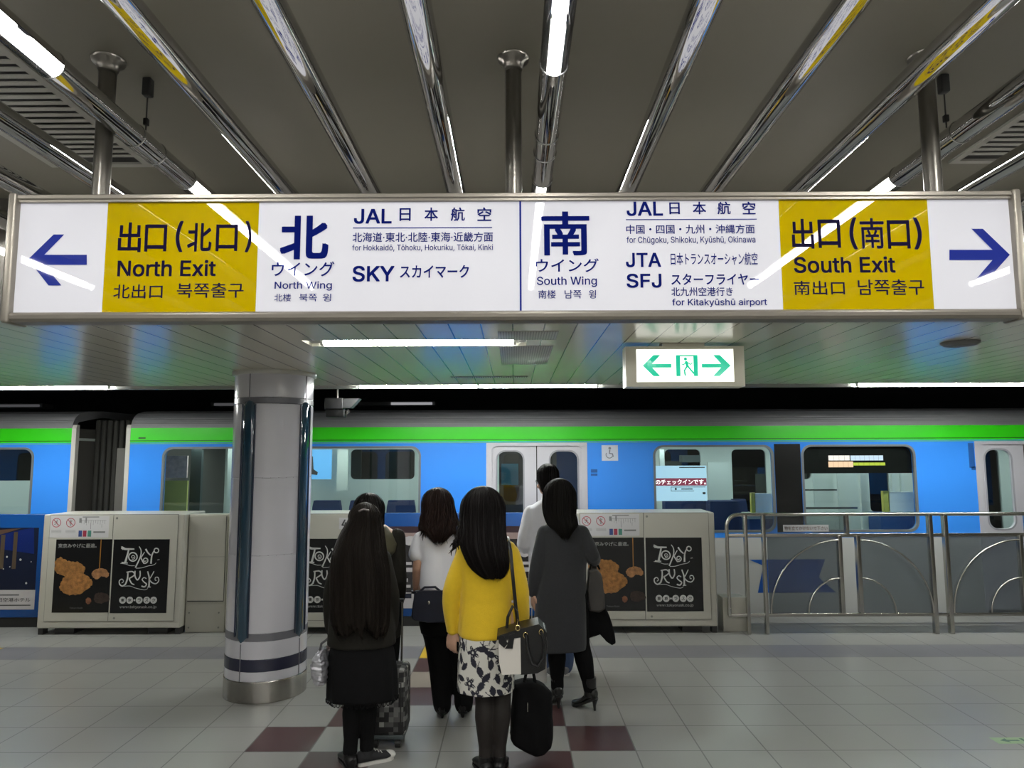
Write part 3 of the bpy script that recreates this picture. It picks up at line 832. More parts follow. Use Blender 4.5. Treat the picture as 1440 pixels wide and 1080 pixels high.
# ------------------------------------------------------------------ platform gate housings with posters
GY0, GY1, GYB = 7.37, 7.376, 7.87          # front foot, front top, back
GZ0, GZ1 = 0.066, 1.213
PBLK = mat('poster black', (0.006, 0.006, 0.007), 0.25)
PWHT = mat('poster white ink', (0.55, 0.55, 0.53), 0.4)
PGRY = mat('poster grey ink', (0.16, 0.16, 0.16), 0.4)
M_seam = mat('housing seam', (0.06, 0.06, 0.055), 0.6)
M_lock = mat('housing lock', (0.25, 0.25, 0.23), 0.3, 0.6)
M_lab = mat('sticker white', (0.56, 0.55, 0.56), 0.3)
M_red = mat('sticker red', (0.36, 0.035, 0.06), 0.4)
M_ink = mat('sticker ink', (0.05, 0.05, 0.05), 0.5)
FP = Plane((0, GY0, GZ0), (1, 0, 0), (0, GY1 - GY0, GZ1 - GZ0))
Q = lambda x, y: FP.px(50 + x / 6.0, 710 + y / 6.0)
def QB(x0, y0, x1, y1):
    return FP.box(50 + x0 / 6.0, 710 + y0 / 6.0, 50 + x1 / 6.0, 710 + y1 / 6.0)
def spiral(cx, cy, r0, r1, a0, a1, n=22):
    return [(cx + (r0 + (r1 - r0) * i / n) * math.cos(math.radians(a0 + (a1 - a0) * i / n)), cy + (r0 + (r1 - r0) * i / n) * math.sin(math.radians(a0 + (a1 - a0) * i / n))) for i in range(n + 1)]
def smooth_pts(pts, n=6):
    out = []
    for i in range(len(pts) - 1):
        p0 = pts[max(i - 1, 0)]; p1 = pts[i]; p2 = pts[i + 1]; p3 = pts[min(i + 2, len(pts) - 1)]
        for k in range(n):
            t = k / n
            out.append(tuple(0.5 * ((2 * p1[c]) + (-p0[c] + p2[c]) * t + (2 * p0[c] - 5 * p1[c] + 4 * p2[c] - p3[c]) * t * t + (-p0[c] + 3 * p1[c] - 3 * p2[c] + p3[c]) * t ** 3) for c in (0, 1)))
    out.append(pts[-1]); return out
def housing():
    xl, xr = Q(8, 1020)[0], Q(1216, 1020)[0]
    t = thing('platform_gate_housing', 'cream platform gate housing left of the round pillar, with a biscuit poster', 'gate housing', ((xl + xr) / 2, GY0, 0))
    g = MB()                                                        # leaning box with soft edges
    b = bmesh.new()
    P8 = [(xl, GY0, GZ0), (xr, GY0, GZ0), (xr, GYB, GZ0), (xl, GYB, GZ0), (xl, GY1, GZ1), (xr, GY1, GZ1), (xr, GYB, GZ1), (xl, GYB, GZ1)]
    vs = [b.verts.new(p) for p in P8]
    for f in ((0, 1, 5, 4), (1, 2, 6, 5), (2, 3, 7, 6), (3, 0, 4, 7), (4, 5, 6, 7), (3, 2, 1, 0)): b.faces.new([vs[i] for i in f])
    bmesh.ops.bevel(b, geom=b.edges[:], offset=.012, segments=3, affect='EDGES', profile=.5)
    g.add(b, smooth=False); b.free(); body = g.build('body', M_cream, t)
    for x in (xl + .25, xr - .25):
        g = MB(); g.box(x - .1, GY0 + .06, 0, x + .1, GYB - .06, GZ0 + .01); g.build('plinth', M_dark, t)
    for x in (xl + .03, xr - .03):
        g = MB(); g.box(x - .025, GY0 + .02, 0, x + .025, GY0 + .1, GZ0 + .02); g.build('foot', M_dark, t)
    # doors, seams, locks
    a = QB(100, 84, 1186, 978)
    lx = Q(638, 500)[0]
    for u0, u1 in ((a[0], lx - .003), (lx + .003, a[2])):
        g = MB(); b = bmesh.new(); g.faces([FP.pt(u, v, o) for o in (0.0005, .004) for u, v in ((u0, a[1]), (u1, a[1]), (u1, a[3]), (u0, a[3]))],
                [(0, 1, 2, 3), (4, 5, 6, 7), (0, 1, 5, 4), (1, 2, 6, 5), (2, 3, 7, 6), (3, 0, 4, 7)]); b.free()
        d = g.build('service_door', M_cream, t)
    g = MB()
    for r in ((a[0] - .004, a[1] - .004, a[2] + .004, a[3] + .004),): g.prect(FP, *r, off=.0012)
    g.build('door_seam', M_seam, t)
    for x, y in ((690, 112), (664, 955)):
        g = MB(); g.pdisc(FP, *Q(x, y), .012, .0056, 20); g.pdisc(FP, *Q(x, y), .005, .006, 12); g.build('lock', M_lock, t)
    # sticker
    g = MB(); g.prect(FP, *QB(126, 92, 622, 276), off=.0052); lab = g.build('notice_sticker', M_lab, t)
    for cx in (180, 300):
        g = MB(); u, v = Q(cx, 150); r = .048; g.pdisc(FP, u, v, r, .0058, 28, ri=.041)
        k = r * .70; g.pstroke(FP, [(u - k, v + k), (u + k, v - k)], .007, .0059)
        g.build('prohibition_ring', M_red, lab)
    g = MB()
    u, v = Q(180, 150)
    sk = lambda pts, w: g.pstroke(FP, [(u + x, v + y) for x, y in pts], w, .0056)
    g.pdisc(FP, u + .006, v + .026, .0065, .0056, 14); sk([(0, .016), (-.002, -.006)], .012); sk([(-.002, -.004), (.012, -.016), (.006, -.03)], .006); sk([(-.002, -.004), (-.012, -.018), (-.024, -.018)], .006); sk([(0, .012), (.016, .004)], .005); sk([(0, .012), (-.016, .008), (-.02, -.004)], .005)
    u, v = Q(300, 150)
    g.pdisc(FP, u, v + .026, .0065, .0056, 14); sk([(0, .018), (0, -.01)], .014); sk([(-.004, -.008), (-.004, -.032)], .006); sk([(.004, -.008), (.004, -.032)], .006); sk([(0, .01), (.02, .02)], .005); sk([(0, .01), (-.018, -.004)], .005)
    # line map: stations and small print
    for i in range(12):
        x = 372 + i * 19.5
        g.prect(FP, *QB(x, 132 - (i % 2) * 4, x + 2.5, 150 + (i * 7) % 22), off=.0056)
    g.prect(FP, *QB(372, 130, 600, 132.5), off=.0056)
    for b4 in ((372, 112, 392, 150), (424, 108, 436, 150), (400, 98, 540, 106), (490, 222, 590, 236), (466, 150, 470, 205), (560, 160, 563, 190)): g.prect(FP, *QB(*b4), off=.0057)
    for x in (135, 255):
        for y in (212, 222, 232): g.prect(FP, *QB(x, y, x + 85, y + 2.5), off=.0056)
    g.build('small_print', mat('sticker grey ink', (0.20, 0.20, 0.20), 0.5), lab)
    for i, (x, c) in enumerate(((365, (0.03, 0.06, 0.20)), (402, (0.32, 0.03, 0.06)), (442, (0.06, 0.22, 0.17)))):
        g = MB(); g.prect(FP, *QB(x, 216, x + 30, 268), off=.0057); g.build('colour_mark', mat('line colour %d' % i, c, 0.4), lab)
    # the two halves of the poster
    b4 = QB(158, 290, 634, 908); g = MB(); g.prect(FP, *b4, off=.0052); pl = g.build('picture_poster', PBLK, t)
    b4 = QB(646, 290, 1120, 912); g = MB(); g.prect(FP, *b4, off=.0052); pr = g.build('logo_poster', PBLK, t)
    g = MB(); g.ptext(FP, '東京みやげに最適。', *QB(195, 326, 518, 362), off=.0058, weight=.006)
    g.build('headline', PWHT, pl)
    g = MB(); g.ptext(FP, 'Tokyo Rusk', *QB(290, 862, 400, 878), off=.0058); g.build('small_caption', PGRY, pl)
    # biscuits: uneven brown slices
    rnd = random.Random(5)
    def slice_(pts, name, col, off, amp=9):
        sp = smooth_pts(pts + [pts[0]], 6)[:-1]
        sp = [(x + rnd.uniform(-amp, amp) * .6, y + rnd.uniform(-amp, amp) * .6) for x, y in sp]
        m = mat(name, col, .5, noise_amt=1.0, noise_scale=26, bump=.6, bump_scale=90)
        cxm = sum(p[0] for p in sp) / len(sp); cym = sum(p[1] for p in sp) / len(sp)
        g = MB(); c = FP.pt(*Q(cxm, cym), off); n = len(sp)
        g.faces([c] + [FP.pt(*Q(*p), off) for p in sp], [(0, i + 1, (i + 1) % n + 1) for i in range(n)])
        return g.build('biscuit_picture', m, pl)
    slice_([(165, 470), (215, 440), (265, 470), (330, 475), (380, 490), (420, 540), (400, 590), (330, 590), (250, 600), (190, 575), (165, 540)], 'biscuit light', (0.30, 0.135, 0.035), .0056)
    slice_([(215, 650), (255, 600), (330, 575), (410, 580), (465, 620), (480, 670), (440, 715), (380, 750), (300, 760), (235, 740), (205, 700)], 'biscuit gold', (0.34, 0.15, 0.04), .0059)
    slice_([(475, 575), (515, 540), (585, 540), (622, 580), (605, 610), (560, 600), (530, 625), (490, 615)], 'biscuit bite', (0.36, 0.17, 0.07), .0060, 6)
    slice_([(425, 800), (445, 780), (468, 790), (470, 820), (445, 838), (428, 825)], 'nut brown', (0.22, 0.085, 0.04), .0058, 4)
    slice_([(500, 760), (540, 740), (610, 755), (625, 800), (560, 830), (500, 815)], 'nut dark', (0.035, 0.02, 0.015), .0056, 6)
    g = MB(); g.prect(FP, *QB(545, 291, 553, 548), off=.0061); g.build('honey_thread', mat('honey', (0.30, 0.13, 0.02), 0.3), pl)
    # curly logo
    g = MB()
    def st(pts, w, sm=True):
        pts = smooth_pts(pts, 5) if sm else pts
        uv = [Q(*p) for p in pts]
        n = len(uv)
        if isinstance(w, tuple): ws = [(w[0] + (w[1] - w[0]) * i / (n - 1)) * .00100 for i in range(n)]
        else: ws = w * .00100
        g.pstroke(FP, uv, ws, .0058)
    st([(728, 358), (760, 372), (800, 372), (836, 372)], (26, 12)); st([(728, 350), (738, 378)], 9)
    st([(790, 372), (775, 430), (758, 488)], (14, 22)); st([(728, 486), (780, 490)], 12)
    st(spiral(824, 438, 36, 36, 0, 360), 12, False); st(spiral(824, 440, 6, 20, 0, 480), 7, False)
    st([(876, 350), (893, 385), (886, 440), (845, 528)], (7, 15)); st([(922, 398), (908, 420), (890, 448)], (7, 12)); st([(890, 445), (915, 490)] + spiral(928, 466, 26, 6, 110, -360), (13, 7))
    st([(932, 372), (950, 402), (974, 425)], (16, 12)); st([(1002, 388), (984, 425), (976, 495)], (10, 18))
    st(spiral(1022, 384, 19, 19, 0, 360), 11, False)
    st([(718, 492), (760, 498), (800, 512), (840, 512)], 5); st([(850, 534), (900, 530), (950, 515), (1000, 505), (1020, 488)], 5); st([(1030, 464), (1048, 461)], 5)
    st([(782, 562), (778, 620), (762, 668)], (13, 17)); st([(770, 568), (820, 562), (836, 590), (790, 622)], 12); st([(792, 622), (812, 660), (836, 672)], (14, 10))
    st([(762, 668), (735, 684), (712, 668), (710, 640), (732, 626), (745, 645), (730, 658)], (15, 7))
    st([(842, 556), (842, 600), (862, 632), (884, 600), (884, 556)], (14, 12)); 
    st([(938, 622), (918, 612), (902, 630), (918, 650), (938, 668), (922, 690), (896, 684)], (8, 14))
    st([(948, 560), (962, 620), (958, 694)], (12, 18)); st([(945, 694), (975, 692)], 8); st([(1002, 560), (980, 600), (958, 632)], (8, 12))
    st([(962, 628), (985, 655), (1018, 664), (1042, 640), (1036, 612), (1014, 612), (1012, 634), (1024, 636)], (12, 7))
    st([(750, 686), (800, 684), (850, 702), (920, 716), (950, 704)], 5)
    g.build('curly_logo', PWHT, pr)
    g = MB()
    for x in (737, 797, 877, 940, 998): g.pdisc(FP, *Q(x, 803), .035, .0058, 24)
    g.pdisc(FP, *Q(837, 803), .010, .0058, 12)
    g.ptext(FP, 'www.tokyorusk.co.jp', *QB(712, 848, 1022, 876), off=.0058, weight=.012)
    g.build('white_discs_and_web_address', PWHT, pr)
    for x, c in ((737, '東'), (797, '京'), (877, 'ラ'), (940, 'ス'), (998, 'ク')):
        g = MB(); g.ptext(FP, c, *QB(x - 15, 788, x + 15, 818), off=.0064, weight=.012); g.build('disc_character', PBLK, pr)
    return t
H0 = housing()
DXH = (265 / 985.0 * 7.155, 757 / 985.0 * 7.155)
H1 = dup(H0, (H0.location.x + DXH[0], GY0, 0), 'cream platform gate housing partly hidden by the pillar and the long-haired woman')
H2 = dup(H0, (H0.location.x + DXH[1], GY0, 0), 'cream platform gate housing between the woman in the dark coat and the steel railing')
for h in (H0, H1, H2): h['group'] = 'platform gate housings'
WL[H1.name] = Vector(H1.location); WL[H2.name] = Vector(H2.location)
g = MB(); g.prect(FP, *FP.box(477, 728, 492, 744), off=.0054); pl4 = g.build('door_number_plate', M_lab, H1)
g = MB(); g.ptext(FP, '4', *FP.box(480.5, 730.5, 488, 741.5), off=.0060, weight=.02); g.build('number', M_ink, pl4)

# fixed low panels beside the housings
def low_panel(px0, px1, py0, py1, label, Y, D, lip=True):
    P = Plane((0, Y, 0)); x0, z0, x1, z1 = P.box(px0, py0, px1, py1); z0 = 0.0
    t = thing('fixed_gate_panel', label, 'panel', ((x0 + x1) / 2, Y, 0))
    g = MB(); g.rbox(x0, Y, z0, x1, Y + D, z1, .006); g.build('panel', M_cream, t)
    if lip:
        zc = P.px(px0, 845)[1]; zm = P.px(px0, 783)[1]
        g = MB(); g.box(x0 + .02, Y - .004, zc, x1 - .02, Y + .001, z1 - .02); g.build('upper_plate', M_cream, t)
        g = MB(); g.box(x0 + .015, Y - .006, zc - .008, x1 - .015, Y, zc + .002); g.box(x1 - .018, Y - .006, zc, x1 - .014, Y, z1 - .02); g.box(x0 + .02, Y - .0045, zm - .001, x1 - .02, Y - .004, zm + .001); g.build('plate_joint', M_seam, t)
        g = MB()
        for u in (x0 + .04, x1 - .06):
            for z in (.05, zc - .12): g.cyl((u, Y - .004, z), (u, Y + .002, z), .009, 12)
        g.build('bolt', M_lock, t)
low_panel(263, 318, 723, 893, 'plain cream gate panel filling the gap left of the pillar', 7.46, .12)
low_panel(1017, 1050, 840, 892, 'short low cream box at the foot of the railing end', 7.42, .2, False)

# sliding gate leaves with posters
def leaf(px0, px1, label, left):
    Y = 7.70; P = Plane((0, Y, 0)); x0, x1 = px0, px1
    z0, z1 = P.px(60, 868.5)[1], P.px(60, 723)[1]
    t = thing('sliding_gate_door', label, 'gate', ((x0 + x1) / 2, Y, 0))
    g = MB(); g.rbox(x0, Y, z0, x1, Y + .05, z1, .008); g.build('leaf', mat('gate leaf blue', (0.006, 0.055, 0.22), 0.25), t)
    g = MB(); g.box(x0, Y + .01, 0.001, x1, Y + .04, z0 + .002); g.build('gap_shade', M_black, t)  # black sheet standing in for the shade in the gap under the leaf
    zt, zb = P.px(60, 742)[1], P.px(60, 857)[1]
    px = lambda x, y: P.px(x, y)
    if left:
        g = MB(); g.prect(P, x0 + .04, zb, P.px(48, 850)[0], zt, .001); po = g.build('hotel_poster', mat('poster night blue', (0.008, 0.012, 0.03), 0.2), t)
        g = MB(); g.ppoly(P, [px(0, 752), px(26, 746), px(48, 742), px(48, 779), px(0, 772)], .0016); g.build('evening_sky_picture', mat('poster sky blue', (0.006, 0.016, 0.11), 0.2), po)
        g = MB(); g.ppoly(P, [px(-60, 745), px(0, 745), px(30, 743), px(0, 752), px(-60, 756)], .002); g.build('eaves_picture', mat('poster brown', (0.09, 0.05, 0.03), 0.3), po)
        g = MB(); g.prect(P, *sorted_box(px(20, 748), px(22, 800)), off=.002); g.prect(P, *sorted_box(px(2, 752), px(4.5, 800)), off=.002); g.build('column_picture', mat('poster ochre', (0.07, 0.05, 0.03), 0.3), po)
        g = MB(); g.prect(P, x0 + .04, zb, px(48.5, 850)[0], P.px(60, 829.5)[1], .002); g.build('caption_strip', mat('poster pale', (0.45, 0.43, 0.44), 0.3), po)
        g = MB()
        for i, ch in enumerate('朝までを'): g.ptext(P, ch, *sorted_box(px(38.6, 752.2 - 3.5 + i * 6.2 + 2.5), px(42.2, 748.2 + i * 6.2 + 3)), off=.0025)
        for i, ch in enumerate('上質な時間'): g.ptext(P, ch, *sorted_box(px(28.6, 753 - 3.5 + i * 6.2 + 2.5), px(33.0, 749 + i * 6.2 + 3)), off=.0025)
        for x, y, r in ((10, 783, 1.3), (29, 787, 1.6), (37, 820, 1.4), (5, 800, .8), (14, 797, .8), (44, 790, .7)): g.pdisc(P, *px(x, y), r / 128, .0025, 10)
        g.build('white_lettering', PWHT, po)
        g = MB(); g.ptext(P, '羽田空港ホテル', *sorted_box(px(-12, 846.5), px(43, 840.5)), off=.0027, weight=.01)
        g.prect(P, *sorted_box(px(-10, 836), px(27, 837.4)), off=.0026); g.prect(P, *sorted_box(px(-10, 850.5), px(43, 851.8)), off=.0026)
        g.build('dark_lettering', M_ink, po)
    else:
        g = MB(); g.prect(P, x0 + .03, zb, x1 - .03, zt, .001); po = g.build('cafe_poster', mat('poster cafe dark', (0.022, 0.02, 0.022), 0.25), t)
        g = MB(); g.prect(P, x0 + .03, P.px(60, 760)[1], x1 - .03, P.px(60, 751)[1], .0016); g.build('pale_band_picture', mat('poster rose', (0.26, 0.19, 0.18), 0.3), po)
        g = MB(); g.prect(P, x0 + .03, P.px(60, 751)[1], x1 - .03, zt, .0016); g.build('dark_top_band', mat('poster plum', (0.03, 0.015, 0.02), 0.3), po)
        rnd = random.Random(3); cols = [(0.30, 0.20, 0.15), (0.12, 0.06, 0.03), (0.42, 0.40, 0.42), (0.03, 0.03, 0.05), (0.25, 0.17, 0.08)]
        for i in range(16):
            g = MB(); u = x0 + .12 + (x1 - x0 - .24) * i / 15; v = P.px(60, 768 + rnd.uniform(-6, 14))[1]
            g.pdisc(P, u, v, rnd.uniform(.05, .09), .002 + i * .0001, 14, ry=rnd.uniform(.04, .08)); g.build('cup_and_plate_picture', mat('poster cafe %d' % (i % 5), cols[i % 5], 0.3), po)
        g = MB(); u0 = P.px(566, 800)[0]
        for k in range(7):
            u = u0 + k * .32
            for y, w, h in ((792, .10, 4), (800, .14, 6), (815, .06, 5), (824, .09, 4)): g.prect(P, u, P.px(60, y + h)[1], u + w, P.px(60, y)[1], .002)
        g.build('pale_picture_details', mat('poster pale', (0.45, 0.43, 0.44), 0.3), po)
        g = MB(); g.prect(P, x0 + .03, zb, x1 - .03, P.px(60, 835)[1], .0022); g.build('caption_strip', mat('poster pale', (0.45, 0.43, 0.44), 0.3), po)
        g = MB()
        for k in range(5): g.prect(P, u0 + k * .5, P.px(60, 843)[1], u0 + k * .5 + .1, P.px(60, 836)[1], .0027)
        g.build('dark_blocks', mat('poster night blue', (0.008, 0.012, 0.03), 0.2), po)
HXL, HXR = Q(8, 1020)[0], Q(1216, 1020)[0]
leaf(HXL - 1.9, HXL - .01, 'blue sliding gate door with a hotel poster at the far left edge', True)
leaf(HXR + DXH[0] + .01, HXL + DXH[1] - .01, 'blue sliding gate door with a cafe poster in front of the waiting people', False)

# ------------------------------------------------------------------ steel railing with grey glass panes on the right
def railing():
    Y = 7.33; P = Plane((0, Y, 0))
    C = lambda x, y: P.px(1000 + x / 3.2727, 690 + y / 3.2727)
    t = thing('railing', 'steel railing with grey glass panes and curved bars at the right', 'railing', (C(75, 600)[0], Y, 0))
    xe = 6.3                                           # goes on beyond the picture
    top = C(300, 110)[1]; mid = C(300, 206)[1]; bot = C(700, 562)[1]; r = .019
    xl = C(76, 300)[0]
    pts = [(xl, Y, bot - .02), (xl, Y, top - .12)] + [(xl + .12 - .12 * math.cos(math.radians(a)), Y, top - .12 + .12 * math.sin(math.radians(a))) for a in range(15, 91, 15)] + [(xe, Y, top)]
    g = MB(); g.tube(pts, r, 16); g.build('handrail', M_steel, t)
    g = MB(); g.rbox(xl + .005, Y - .012, mid - .018, xe, Y + .012, mid + .018, .004); g.build('middle_rail', M_steel, t)
    g = MB(); g.rbox(xl - .012, Y - .012, bot - .035, xe, Y + .012, bot - .001, .004); g.build('bottom_rail', M_steel, t)
    def post(x, z0, z1, w=.02, d=.035, nm='post'):
        g = MB(); g.rbox(x - w, Y - d, z0, x + w, Y + d, z1, .004); g.build(nm, M_steel, t)
    for cx in (165, 248): post(C(cx, 400)[0], 0.0, top, .016, .028)
    pitch = C(1090, 300)[0] - C(245, 300)[0]
    x2 = C(1020, 400)[0]; x3 = C(1090, 400)[0]
    xs = [(x2, x3)]
    while xs[-1][1] < xe: xs.append((xs[-1][0] + pitch, xs[-1][1] + pitch))
    for a, b in xs:
        for q in (a, b):
            if q < xe: post(q, 0.0, top, .020, .03)
    # each bay: two panes with quarter-circle bars that meet at the bay's middle posts
    bays = [C(255, 400)[0]] + [b for a, b in xs]
    m_gl = pane_mat('railing grey glass', (0.56, 0.60, 0.63), 0.06, 0.03, 0.16, (0.26, 0.28, 0.295))
    for i, s in enumerate(bays):
        e = s + (x2 - bays[0])
        c1 = s + (C(597, 400)[0] - bays[0]); c2 = s + (C(682, 400)[0] - bays[0])
        for q in (c1, c2):
            if q < xe: post(q, bot, mid, .020, .03, 'mullion')
        q = (c1 + c2) / 2 - .0
        if q < xe: post(q - .01, mid, top, .016, .028)
        for a, b in ((s + .02, c1 - .02), (c2 + .02, e - .02)):
            if a > xe: continue
            b = min(b, xe)
            g = MB(); g.box(a, Y - .004, bot, b, Y + .004, mid - .018); g.build('glass_pane', m_gl, t)
        for R, nm in ((c1 - s - .03, 'large'), (.46 * (c1 - s), 'small')):
            for cc, sg in ((c1, -1), (c2, 1)):
                H = min(R, mid - bot - .02)
                arc = [(cc + sg * R * math.cos(math.radians(k)), Y - .02, bot + H * math.sin(math.radians(k))) for k in range(0, 91, 6)]
                if max(p[0] for p in arc) > xe: continue
                g = MB(); g.tube(arc, .009, 10); g.build('curved_bar', M_steel, t)
        if i == 0:
            g = MB(); g.box(s, Y - .003, mid, (c1 + c2) / 2 - .02, Y + .003, top - .01); up = g.build('upper_pane', pane_mat('upper pane', (0.8, 0.82, 0.82), 0.05, 0.03, 0.15, (0.2, 0.2, 0.2)), t)
            b4 = P.box(1101, 738, 1165, 747.5)
            g = MB(); g.prect(P, *b4, off=.005); st_ = g.build('notice_sticker', M_lab, up)
            g = MB(); g.ptext(P, '物を立てかけないで下さい', b4[0] + .012, b4[1] + .014, b4[2] - .012, b4[3] - .014, off=.006, weight=.01); g.build('notice_lettering', mat('notice ink', (0.16, 0.07, 0.06), 0.5), st_)
railing()
# small green evacuation arrow on the floor
def floor_sticker():
    p = [at_z(x, y, 0) for x, y in ((1391, 1037.5), (1404, 1046.0))]
    y0, y1 = p[1].y, p[0].y; x0 = (p[0].x + p[1].x) / 2; P = Plane((0, 0, 0), (1, 0, 0), (0, 1, 0))
    t = thing('floor_sticker', 'small pale green arrow sticker on the floor at the right edge', 'sticker', (x0 + .2, (y0 + y1) / 2, 0))
    g = MB(); g.prect(P, x0, y0, x0 + .42, y1, .0012); g.build('film', mat('sticker green', (0.26, 0.40, 0.20), 0.4), t)
    h = y1 - y0; m = (y0 + y1) / 2
    g = MB(); g.ppoly(P, [(x0 + .04, m), (x0 + .09, m + .35 * h), (x0 + .09, m - .35 * h)], .002); g.prect(P, x0 + .09, m - .1 * h, x0 + .16, m + .1 * h, .002)
    g.prect(P, x0 + .18, m - .35 * h, x0 + .20, m + .35 * h, .002); g.prect(P, x0 + .26, m - .35 * h, x0 + .28, m + .35 * h, .002); g.prect(P, x0 + .32, m - .1 * h, x0 + .36, m + .1 * h, .002)
    g.pstroke(P, [(x0 + .225, m + .3 * h), (x0 + .235, m), (x0 + .215, m - .3 * h)], .012, .002)
    g.build('arrow_and_figure', mat('sticker dark green', (0.03, 0.12, 0.06), 0.4), t)
floor_sticker()
# ------------------------------------------------------------------ blue and green train
TYS = 8.30                                        # side of the train
TP = Plane((0, TYS, 0))
M_blue = mat('train sky blue', (0.042, 0.27, 0.88), 0.22, coat=0.3)
M_green = mat('train green', (0.035, 0.64, 0.008), 0.3, coat=0.08)
M_roof = mat('train roof grey', (0.19, 0.19, 0.20), 0.45, noise_amt=0.05)
M_skirt = mat('train lower grey', (0.46, 0.46, 0.44), 0.35)
M_tdoor = mat('train door grey', (0.55, 0.54, 0.58), 0.3, 0.2)
M_frame = mat('window frame grey', (0.22, 0.24, 0.25), 0.3, 0.4)
M_rub = mat('black rubber', (0.01, 0.01, 0.01), 0.6)
M_tg = pane_mat('train glass', (0.74, 0.84, 0.82), 0.05)
M_inw = mat('train inner wall', (0.62, 0.70, 0.66), 0.4)
M_ingy = mat('train inner grey', (0.30, 0.36, 0.35), 0.4)
M_inf = mat('train inner floor', (0.15, 0.16, 0.17), 0.5)
M_seat = mat('seat navy', (0.012, 0.03, 0.11), 0.8)
M_seatw = mat('seat cover white', (0.80, 0.84, 0.80), 0.7)
M_yel = mat('seat edge yellow', (0.55, 0.52, 0.10), 0.5)
M_til = lamp_mat('train inner lamp', (0.92, 1.0, 0.96), 12.0)
zt = lambda py: TP.px(757, py)[1]
ZG1, ZG0, ZB0 = zt(600), zt(620.5), zt(757)
ZW1, ZW0 = zt(629), zt(747)
xt = lambda px: TP.px(px, 680)[0]
YFAR = 10.95
def train_car(x0, x1, windows, doors, label, left_end, right_end, far):
    t = thing('train_car', label, 'train', ((x0 + x1) / 2, TYS, -.9))
    # side skin
    holes = [rrect(a, ZW0, b, ZW1, .10) for a, b in windows] + [[(a, .06), (b, .06), (b, ZG0 - .035), (a, ZG0 - .035)] for a, b in doors]
    wh = [h for h in holes[:len(windows)]]
    g = MB()
    upper_holes = list(wh)
    # blue field broken at the doors
    edges = [x0] + [v for d in doors for v in d] + [x1]
    for i in range(0, len(edges), 2):
        a, b = edges[i], edges[i + 1]
        plate(g, [(a, ZB0), (b, ZB0), (b, ZG0), (a, ZG0)], [h for h in wh if h[0][0] > a and h[0][0] < b + .01], .05, TP)
    for a, b in doors: g.box(a, TYS, ZG0 - .03, b, TYS + .05, ZG0)
    g.build('side_panel', M_blue, t)
    g = MB(); g.box(x0, TYS - .002, ZG0, x1, TYS + .05, ZG1); gb = g.build('green_band', M_green, t)
    g = MB(); g.box(x0, TYS - .006, ZG0 + .018, x1, TYS, ZG0 + .026); g.build('rain_gutter', mat('gutter green', (0.008, 0.08, 0.008), 0.5), gb)
    g = MB(); g.box(x0, TYS - .004, ZG0 - .018, x1, TYS, ZG0 - .006); g.build('pale_line', mat('pale green line', (0.10, 0.42, 0.30), 0.3), gb)
    g = MB()
    for i in range(0, len(edges), 2): g.box(edges[i], TYS + .002, -.9, edges[i + 1], TYS + .05, ZB0)
    g.build('lower_panel', M_skirt, t)
    # roof: ribbed, curving away
    prof = [(TYS, ZG1), (TYS + .006, ZG1 + .05), (TYS + .025, ZG1 + .09), (TYS + .06, ZG1 + .135), (TYS + .13, ZG1 + .18), (TYS + .28, ZG1 + .215), (TYS + .6, ZG1 + .24),
            (YFAR - .5, ZG1 + .25), (YFAR - .1, ZG1 + .18), (YFAR + .06, ZG1), (YFAR, ZG1 - .02), (YFAR - .3, ZG1 + .1), (TYS + .6, ZG1 + .16), (TYS + .12, ZG1 + .08), (TYS + .05, ZG1)]
    g = MB(); g.prism([(x0, y, z) for y, z in prof], (x1 - x0, 0, 0)); rf = g.build('roof', M_roof, t)
    g = MB()
    for y, z in ((0, .02), (.004, .04), (.012, .062), (.025, .085), (.045, .112), (.075, .14), (.12, .168)):
        g.box(x0, TYS + y - .004, ZG1 + z - .003, x1, TYS + y + .02, ZG1 + z + .003)
    g.build('roof_ribs', M_roof, rf)
    # floor, far side, inner ceiling
    g = MB(); g.box(x0, TYS + .05, -.05, x1, YFAR, .02); g.build('inner_floor', M_inf, t)
    FPn = Plane((0, YFAR, 0)); fh = []
    for q in far:
        b4 = FPn.box(q[0], q[2], q[1], q[3]); fh.append(rrect(b4[0], max(b4[1], .1), b4[2], b4[3], .07))
    g = MB(); plate(g, [(x0, -.9), (x1, -.9), (x1, ZG1), (x0, ZG1)], fh, .06, FPn); g.build('far_wall', M_inw, t)
    g = MB()
    for h in fh: g.prect(FPn, min(p[0] for p in h) - .02, min(p[1] for p in h) - .02, max(p[0] for p in h) + .02, max(p[1] for p in h) + .02, -.03)
    g.build('far_window_glass', pane_mat('far glass', (0.25, 0.3, 0.3), 0.1), t)
    g = MB(); g.box(x0, TYS + .06, ZG0 + .03, x1, YFAR - .02, ZG0 + .06); g.build('inner_ceiling', M_inw, t)
    for y in (9.15, 10.2):
        g = MB(); g.box(x0 + .3, y - .05, ZG0 + .012, x1 - .3, y + .05, ZG0 + .028); g.build('inner_lamp', M_til, t)
    # windows
    for a, b in windows:
        g = MB(); plate(g, rrect(a - .022, ZW0 - .022, b + .022, ZW1 + .020, .12, 8), [rrect(a + .004, ZW0 + .004, b - .004, ZW1 - .004, .10, 8)], .03, Plane((0, TYS - .006, 0)))
        w = g.build('window_frame', M_frame, t)
        g = MB(); g.prect(Plane((0, TYS + .03, 0)), a - .03, ZW0 - .03, b + .03, ZW1 + .03, 0); g.build('window_glass', M_tg, w)
